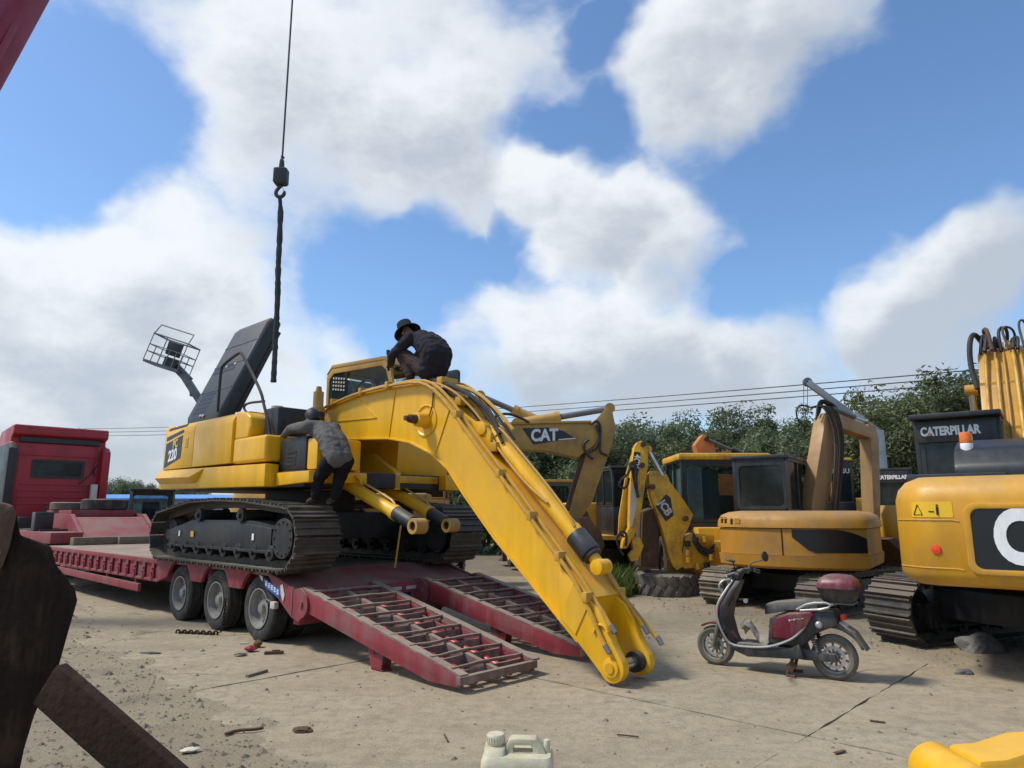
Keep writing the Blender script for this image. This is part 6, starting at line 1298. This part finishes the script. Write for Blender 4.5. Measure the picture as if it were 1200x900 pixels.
# leg shield: front apron
def plate(rings): return MB().loft([[Vector(p) for p in r] for r in rings])
apron = [(.36, .23, .10), (.42, .32, .15), (.47, .48, .19), (.44, .62, .18), (.36, .76, .13), (.30, .86, .07)]
plate([[(x+.05, 0, z), (x, w, z), (x-.05, w*.95, z), (x-.03, 0, z), (x-.05, -w*.95, z), (x, -w, z)] for x, z, w in apron]).build('leg_shield', SBLK, sco, bev=.012)
plate([[(x+.068, 0, z), (x+.04, w*.6, z), (x+.03, w*.6, z), (x+.045, 0, z), (x+.03, -w*.6, z), (x+.04, -w*.6, z)] for x, z, w in apron[1:]]).build('front_cowl', SRED, sco)
for s in (-1, 1):
    MB().tube(smooth_path([(.335, s*.07, .86), (.40, s*.135, .75), (.475, s*.185, .62), (.475, s*.20, .48), (.41, s*.17, .30), (.36, s*.15, .245), (.25, s*.16, .235), (.0, s*.17, .255), (-.16, s*.175, .315), (-.26, s*.175, .37), (-.36, s*.17, .47), (-.44, s*.16, .60)], 2), .012, 8).build('trim_strip', LGREY, sco)
    MB().tube(smooth_path([(.43, s*.12, .74), (.46, s*.15, .80), (.42, s*.13, .86), (.36, s*.09, .87)], 2), .012, 7).build('crash_bar', LGREY, sco)
MB().prism([(.36, .20), (.36, .235), (-.22, .27), (-.30, .32), (-.34, .18), (.20, .145)], -.165, .165, 'y').build('floorboard', SBLK, sco, bev=.02)
MB().prism([(.30, .25), (-.10, .262), (-.10, .272), (.30, .262)], -.15, .15, 'y').build('floor_mat', DST, sco)
rgp = random.Random(6); rg = MB(); rings = []
for k in range(9):
    t = k/8; c = Vector((.26-.36*t, .05, .30+.06*math.sin(t*9)+.10*(1-t))); rings.append([c+Vector((.02*math.sin(a), (.06+.03*math.sin(5*t+a*2))*math.cos(a), (.045+.025*math.sin(7*t+a*3))*math.sin(a))) for a in [6.283*i/9 for i in range(9)]])
rg.loft(rings); ro_ = rg.build('rag', cloth('dirty_rag', (.30, .27, .22))); ro_.location = sco.location; ro_.rotation_euler = sco.rotation_euler; tag(ro_, 'crumpled dirty cloth bundle lying on the scooter footboard', 'rag')
# body sides
body = [(-.04, .34), (-.055, .46), (-.10, .545), (-.22, .60), (-.44, .635), (-.46, .60), (-.40, .50), (-.30, .40), (-.20, .335)]
for s in (-1, 1):
    rr = MB().prism(body, s*.135, s*.185, 'y', inset=[(x*.92-.02, (z-.48)*.86+.48) for x, z in body]).build('side_panel', SRED, sco, bev=.012)
sp_ = [o for o in sco.children if o.name.startswith('side_panel')][1]
for (x, z, w, h) in ((-.235, .530, .016, .016), (-.258, .536, .008, .010), (-.278, .540, .014, .014), (-.315, .548, .05, .003), (-.355, .556, .014, .007)): MB().bx(x-w/2, x+w/2, .184, .189, z-h/2, z+h/2).build('side_emblem', PAN, sp_)
MB().prism([(0, .30), (-.03, .53), (-.2, .60), (-.62, .64), (-.66, .52), (-.45, .42), (-.30, .28)], -.14, .14, 'y').build('body_shell', SBLK, sco, bev=.02)
plate([[(x, -w, z), (x, -w*.8, z+h), (x, 0, z+h*1.1), (x, w*.8, z+h), (x, w, z)] for x, z, w, h in ((.03, .57, .06, .03), (.015, .555, .12, .09), (-.08, .58, .15, .095), (-.2, .615, .155, .08), (-.35, .625, .15, .085), (-.48, .64, .14, .08), (-.55, .655, .09, .05))]).build('seat', SBLK, sco, bev=.012)
for s in (-1, 1): MB().tube(smooth_path([(-.30, s*.15, .63), (-.42, s*.175, .70), (-.62, s*.17, .715), (-.58, s*.165, .655), (-.33, s*.155, .625)], 1), .012, 7).build('grab_rail', LGREY, sco)
MB().bx(-.80, -.45, -.12, .12, .70, .715).build('rear_rack', GREY, sco, bev=.004)
tb_ = MB().loft([[Vector((x, y, z)) for x, y in rrect(-.66-a, -.66+a, -b, b, .05)] for z, a, b in ((.715, .12, .13), (.73, .135, .15), (.835, .165, .185), (.845, .168, .19))]).build('top_case', SBLK, sco, bev=.0)
MB().loft([[Vector((x, y, z)) for x, y in rrect(-.66-a, -.66+a, -b, b, .06 if a > .1 else .03)] for z, a, b in ((.845, .172, .195), (.87, .172, .195), (.92, .15, .175), (.955, .11, .13), (.965, .06, .08))]).build('case_lid', SRED, tb_, sm=60); text('yadi', .035, LGREY, tb_, (-.58, .196, .885), (-1, 0, 0), (0, 0, 1), bold=.03) if False else None
# steering
MB().cyl((.46, 0, .55), (.26, 0, .95), .03, n=12).build('steering_column', SBLK, sco)
hb_ = MB().tube(smooth_path([(.20, -.34, .93), (.24, -.22, .955), (.28, -.08, .94), (.28, .08, .94), (.24, .22, .955), (.20, .34, .93)], 2), .014, 8).build('handlebar', BK, sco)
for s in (-1, 1):
    MB().cyl((.215, s*.25, .95), (.195, s*.36, .925), .021, n=10).build('grip', BKP, hb_); MB().tube([(.26, s*.2, .95), (.33, s*.26, .925), (.30, s*.34, .91)], .008, 6).build('brake_lever', LGREY, hb_)
    MB().tube(smooth_path([(.25, s*.2, .96), (.25, s*.25, 1.02), (.25 if s > 0 else .10, s*.28, 1.06)]), .007, 6).build('mirror_stem', BK, hb_)
MB().lathe([(.001, -.012), (.045, -.010), (.05, 0), (.045, .008), (.001, .009)], (.27, .29, 1.075), (-.25, 0, 1), 18).build('mirror', BKP, hb_); MB().lathe([(.001, -.012), (.05, -.010), (.055, 0), (.05, .008), (.001, .009)], (.10, -.29, 1.09), (-1, .3, .2), 18).build('mirror', BKP, hb_)
plate([[(x, -w, z), (x, w, z), (x-.03, w*.8, z+.05), (x-.03, -w*.8, z+.05)] for x, z, w in ((.36, .86, .06), (.31, .92, .10), (.24, .94, .10), (.20, .93, .06))]).build('dash_cowl', SBLK, sco, bev=.012)
MB().lathe([(.001, -.02), (.05, -.015), (.055, 0), (.03, .02), (.001, .024)], (.395, 0, .83), (1, 0, .3), 18).build('headlamp', LGREY, sco)
MB().lathe([(.001, -.006), (.022, -.006), (.022, .006), (.001, .006)], (.19, .14, .675), (0, 1, 0), 18).build('speaker_disc', LGREY, sco); MB().cyl((.19, .05, .675), (.28, .08, .675), .012, n=6).build('disc_arm', BK, sco)
for k in range(5): MB().tube(smooth_path([(.30, .02*k-.04, .93), (.40, .03*k-.06, .86+.02*k), (.42, .02*k, .75), (.36, .02*k-.04, .66)], 2), .007, 5).build('control_cable', BKP, sco)
# rear
MB().prism([(-.22, .24), (-.30, .27), (-.60, .245), (-.62, .175), (-.30, .165), (-.20, .19)], .06, .11, 'y').build('swing_arm', SBLK, sco, bev=.015)
for s in (-1, 1):
    MB().cyl((-.40, s*.105, .46), (-.45, s*.105, .25), .014, n=8).build('shock_absorber', GREY, sco)
    o_ = [o for o in sco.children if o.name.startswith('shock_absorber')][-1]; MB().tube([(-.405-.04*t+.026*math.cos(t*44), s*.105+.026*math.sin(t*44), .44-.15*t) for t in [i/60 for i in range(61)]], .006, 5).build('spring', BK, o_)
MB().prism(arc(-.575, .207, .285, 160, 20, 14)+arc(-.575, .207, .265, 20, 160, 14), -.065, .065, 'y').build('rear_hugger', DST, sco, bev=.006)
MB().prism([(-.50, .52), (-.62, .50), (-.76, .43), (-.86, .30), (-.875, .30), (-.78, .455), (-.64, .535), (-.50, .55)], -.08, .08, 'y').build('rear_mudguard', DST, sco, bev=.008)
qd = MB(); qd.M = Matrix.Translation((-.70, 0, .495)) @ Matrix.Rotation(rad(-35), 4, 'Y'); qd.bx(-.06, .06, -.08, .08, 0, .006); qd.build('number_plate', PAN, sco)
MB().lathe([(.001, -.02), (.03, -.016), (.034, 0), (.02, .018), (.001, .02)], (-.49, .15, .505), (-.3, 1, 0), 14).build('indicator', LGREY, sco); MB().bx(-.70, -.66, -.06, .06, .55, .60).build('tail_lamp', REDR, sco, bev=.01)
for s in (-1, 1): MB().tube([(-.22, s*.08, .185), (-.18, s*.11, .06), (-.16, s*.125, .012), (-.24, s*.14, .010)], .017, 7).build('centre_stand', RUST2, sco)
MB().beam((-.175, .125, .07), (-.235, .115, .13), .02, .07).build('stand_foot', RUST2, sco)

# ================================================================ FOREGROUND AND LOOSE THINGS
jc_ = thing('jerrycan', 'off-white plastic jerrycan with a screw cap and a moulded handle', 'jerrycan', (.03, 3.85, 0), rad(-4)); jc_.scale = (1.1, 1.1, .96)
JP = paint('dirty_white_plastic', (.60, .55, .385), .45, (.30, .25, .15), .6, 7, dust=.2, bump=.25)
jr = [[Vector((x, y, z)) for x, y in rrect(-a, a, -b, b, .035)] for z, a, b in ((0, .145, .095), (.015, .16, .11), (.12, .165, .113), (.14, .160, .108), (.16, .165, .113), (.31, .165, .113), (.345, .162, .11), (.365, .152, .10))]
can = MB().loft(jr).build('can_body', JP, jc_, sm=50)
MB().loft([[Vector((x, y, z)) for x, y in rrect(-.152, -.055, -a, a, .03)] for z, a in ((.36, .10), (.385, .08), (.395, .06))]).build('cap_shoulder', JP, can, sm=50)
cap = MB().lathe([(.001, .45), (.037, .45), (.042, .443), (.042, .412), (.039, .40), (.035, .392), (.001, .392)], (-.103, 0, 0), (0, 0, 1), 26).build('cap', JP, jc_, sm=40); rbm = MB()
for k in range(22): a = 2*math.pi*k/22; rbm.cyl((-.103+.042*math.cos(a), .042*math.sin(a), .41), (-.103+.042*math.cos(a), .042*math.sin(a), .44), .003, n=5)
struct(rbm.build('cap_ribs', JP, cap), 'stuff')
hnd = MB(); frame_xz(hnd, [(-.055, .362), (.13, .362), (.115, .40), (.085, .435), (-.03, .435), (-.052, .405)], [(-.020, .370), (.072, .370), (.070, .385), (.060, .405), (-.014, .405), (-.020, .396)], -.036, .036); hnd.build('handle', JP, jc_, bev=.008)
MB().cyl((.135, 0, .36), (.135, 0, .425), .018, .014, n=12).build('vent_spout', JP, jc_, bev=.003)
for z in (.20, .27): MB().bx(-.09, .09, -.1165, -.110, z, z+.03).build('moulded_panel', JP, can, bev=.003)

yl = thing('link_arm', 'glossy yellow steel link arm with a round pin eye lying on the concrete', 'machine part', (2.45, 4.05, 0), rad(-2))
MB().prism([(-.05, .02), (.10, .0), (1.6, .0), (1.6, .36), (.55, .365), (.30, .345), (.12, .29), (-.02, .28)], -.13, .16, 'y').build('arm_body', Y1, yl, bev=.03)
MB().lathe([(.07, -.20), (.128, -.20), (.14, -.18), (.14, .18), (.128, .20), (.07, .20)], (-.10, 0, .14), (0, 1, 0), 32).build('pin_eye', Y1, yl)
MB().lathe([(.045, -.205), (.075, -.205), (.075, .205), (.045, .205)], (-.10, 0, .14), (0, 1, 0), 26).build('bush', BK, yl)
for x in (.56, .60): MB().prism([(x, .0), (x+.02, .0), (x+.02, .378), (x, .378)], -.145, .175, 'y').build('weld_band', Y1, yl, bev=.004)
MB().prism([(.08, .05), (.52, .05), (.52, .27), (.20, .25), (.08, .22)], -.142, -.128, 'y').build('side_doubler', Y1, yl, bev=.004)

fg = thing('bucket', 'dark rusty steel bucket and strut standing close by on the dirt', 'bucket', (-2.3, 3.2, 0)); G = Vector((-2.3, 3.2, 0)); YF = 3.2
def sheared(name, pts, mat, par, d0, d1, bev):
    """plate swept back along the line of the bucket's side, which runs away from the yard"""
    P = [at(u, v, YF)-G for u, v in pts]; sv = Vector((-.72, 1, 0)); n = len(P); m = MB()
    m.loft([[p+sv*d0 for p in P], [p+sv*d1 for p in P]]); return m.build(name, mat, par, bev=bev)
fgs = sheared('side_plate', [(-60, 590), (-10, 588), (14, 592), (20, 604), (24, 628), (60, 640), (66, 662), (88, 690), (91, 704), (80, 742), (68, 785), (52, 812), (40, 840), (28, 880), (18, 930), (10, 1010), (-80, 1010), (-120, 800)], RUST, fg, 0, .10, .015)
sheared('cutting_edge', [(-60, 586), (-8, 586), (16, 592), (19, 604), (12, 640), (2, 668), (-60, 660)], RUST2, fgs, -.03, .13, .02)
sheared('shell', [(-90, 640), (12, 640), (50, 700), (40, 780), (0, 850), (-90, 1000)], RUST, fg, .10, .9, .03)
MB().beam(at(58, 800, 3.15)-G, at(250, 968, 3.0)-G, .06, .185, (0, 0, 1)).build('strut', RUST3, fg, bev=.01)
MB().beam(at(58, 800, 3.2)-G+Vector((0, .06, -.03)), at(250, 968, 3.05)-G+Vector((0, .06, -.03)), .05, .16, (0, 0, 1)).build('strut_rib', RUST, fg, bev=.01)
bd = thing('machine_bracket', 'small black steel bracket lying on the dirt beneath the rusty strut', 'bracket', (-2.08, 3.95, 0), rad(35))
MB().bx(-.16, .16, -.07, .07, 0, .05).bx(-.14, -.10, -.07, .07, .05, .16).bx(.04, .08, -.07, .07, .05, .13).build('plate', BKP, bd, bev=.01); MB().cyl((-.12, -.1, .1), (.1, -.1, .14), .018, n=10).build('pin', CHR, bd)
rt_ = flat_tyre('tyre', 'large worn muddy tyre lying flat in front of the grass', (2.93, 13.75, -.01), .60, .44, RUB2, tread=18)
# rock under the right-hand excavator
def rock(name, lab, loc, s, seed, mat, cat='rock'):
    bm = bmesh.new(); bmesh.ops.create_icosphere(bm, subdivisions=3, radius=1)
    for v in bm.verts:
        n = noise.noise(v.co*1.3+Vector((seed, 0, 0)))*.35+noise.noise(v.co*3.5+Vector((0, seed, 0)))*.12; v.co *= 1+n; v.co.x *= s[0]; v.co.y *= s[1]; v.co.z = max(v.co.z, -.5)*s[2]
    me = D.meshes.new(name); bm.to_mesh(me); bm.free(); me.materials.append(mat); o = D.objects.new(name, me); COL.objects.link(o); o.location = loc; return tag(o, lab, cat)
STN = paint('stone', (.16, .15, .14), .95, (.09, .08, .07), .7, 5, bump=1.)
def gpt(u, v): d = pix(u, v); t = -CAM_H/d.z; return Vector((d.x*t, d.y*t, 0))
p = gpt(1150, 766); rock('rock', 'grey angular rock lying between the tracks of the right excavator', (p.x, p.y, .06), (.24, .16, .16), 3, STN)
p = gpt(1130, 790); rock('rock', 'small flat pale stone on the gravel before the right excavator', (p.x, p.y, .015), (.09, .05, .035), 5, STN)
p = gpt(355, 857); rock('mud_clod', 'dark flattened mud clod on the gravelly dirt', (p.x, p.y, .012), (.07, .05, .02), 7, RUST2, 'clod')
p = gpt(122, 793); rock('mud_clod', 'pale lump of dried mud on the dirt beside the rusty bucket', (p.x, p.y, .02), (.07, .05, .035), 8, DIRT, 'clod')
# litter
def litter(name, lab, cat, u, v, fn, mat, rz=0.):
    p = gpt(u, v); m = MB(); fn(m); o = m.build(name, mat, sm=30); o.location = (p.x, p.y, max(0, earth_z(p.x, p.y))+.004); o.rotation_euler = (0, 0, rz); return tag(o, lab, cat)
litter('stick', 'short brown wooden stick on the concrete before the trailer wheels', 'stick', 301, 791, lambda m: m.beam((0, -.13, .012), (0, .13, .014), .035, .024), WOOD, rad(-24))
litter('wood_piece', 'dark broken batten on the concrete beside the red rag', 'wood', 321, 767, lambda m: m.beam((-.10, 0, .015), (.10, 0, .018), .05, .03).beam((-.02, 0, .035), (.06, 0, .035), .03, .02), RUST2, rad(8))
litter('wood_piece', 'thin dark strip of wood just behind the rear trailer wheel', 'wood', 327, 752, lambda m: m.beam((-.11, 0, .01), (.12, .01, .012), .035, .018), RUST2, rad(12))
def blob(m, a=.09, b=.06, h=.05, seed=1):
    r = random.Random(seed); rings = []
    for k in range(6):
        t = k/5; rr = math.sin(math.pi*(.08+.84*t)); rings.append([Vector((-a+2*a*t, b*rr*math.cos(q)*r.uniform(.7, 1.2), h*.5+h*.5*rr*math.sin(q)*r.uniform(.7, 1.2))) for q in [6.283*i/9 for i in range(9)]])
    m.loft(rings)
litter('rag', 'crumpled red rag on the concrete near the trailer wheel', 'rag', 294, 764, lambda m: blob(m, .07, .06, .07, 2), cloth('red_rag', (.38, .06, .06)), .3)
litter('rag', 'dark brown crumpled glove beside the red rag', 'rag', 302, 759, lambda m: blob(m, .05, .06, .09, 3), RUST2, .8); litter('rag', 'flat black rag lying left of the red rag on concrete', 'rag', 282, 769, lambda m: blob(m, .07, .05, .03, 4), BKP, .2)
litter('rag', 'flat oily black rag alone on the concrete', 'rag', 176, 766, lambda m: blob(m, .13, .06, .012, 5), BKP, -.2); litter('wood_piece', 'small pale wood chip beside the rear trailer tyre', 'wood', 286, 755, lambda m: m.beam((-.05, 0, .008), (.05, 0, .008), .03, .014), CREAM, .2)
litter('hose_scrap', 'curved scrap of grey hose on the gravelly dirt', 'hose', 288, 860, lambda m: m.tube(smooth_path([(-.13, -.05, .012), (-.06, .03, .012), (.05, .02, .012), (.11, .05, .012)]), .011, 6), RUST2, .2)
litter('paper_scrap', 'crumpled white paper scraps on the dirt beside the rusty strut', 'paper', 222, 888, lambda m: blob(m, .06, .04, .03, 6), CREAM, .5)
for k, (u, v, lab) in enumerate(((985, 883, 'flat brown leaf on the concrete near the slab joint'), (735, 864, 'thin dark twig on the concrete right of the jerrycan'), (1028, 847, 'small dark leaf on the concrete behind the scooter'), (522, 866, 'dark twig scrap on the concrete left of the jerrycan'))):
    litter('leaf' if k in (0, 2) else 'twig', lab, 'litter', u, v, (lambda m: m.beam((-.05, 0, .005), (.05, .01, .006), .025, .006)) if k in (0, 2) else (lambda m: m.tube([(-.07, .02, .006), (0, 0, .008), (.08, -.015, .006)], .006, 5)), RUST2, .4-.5*k)
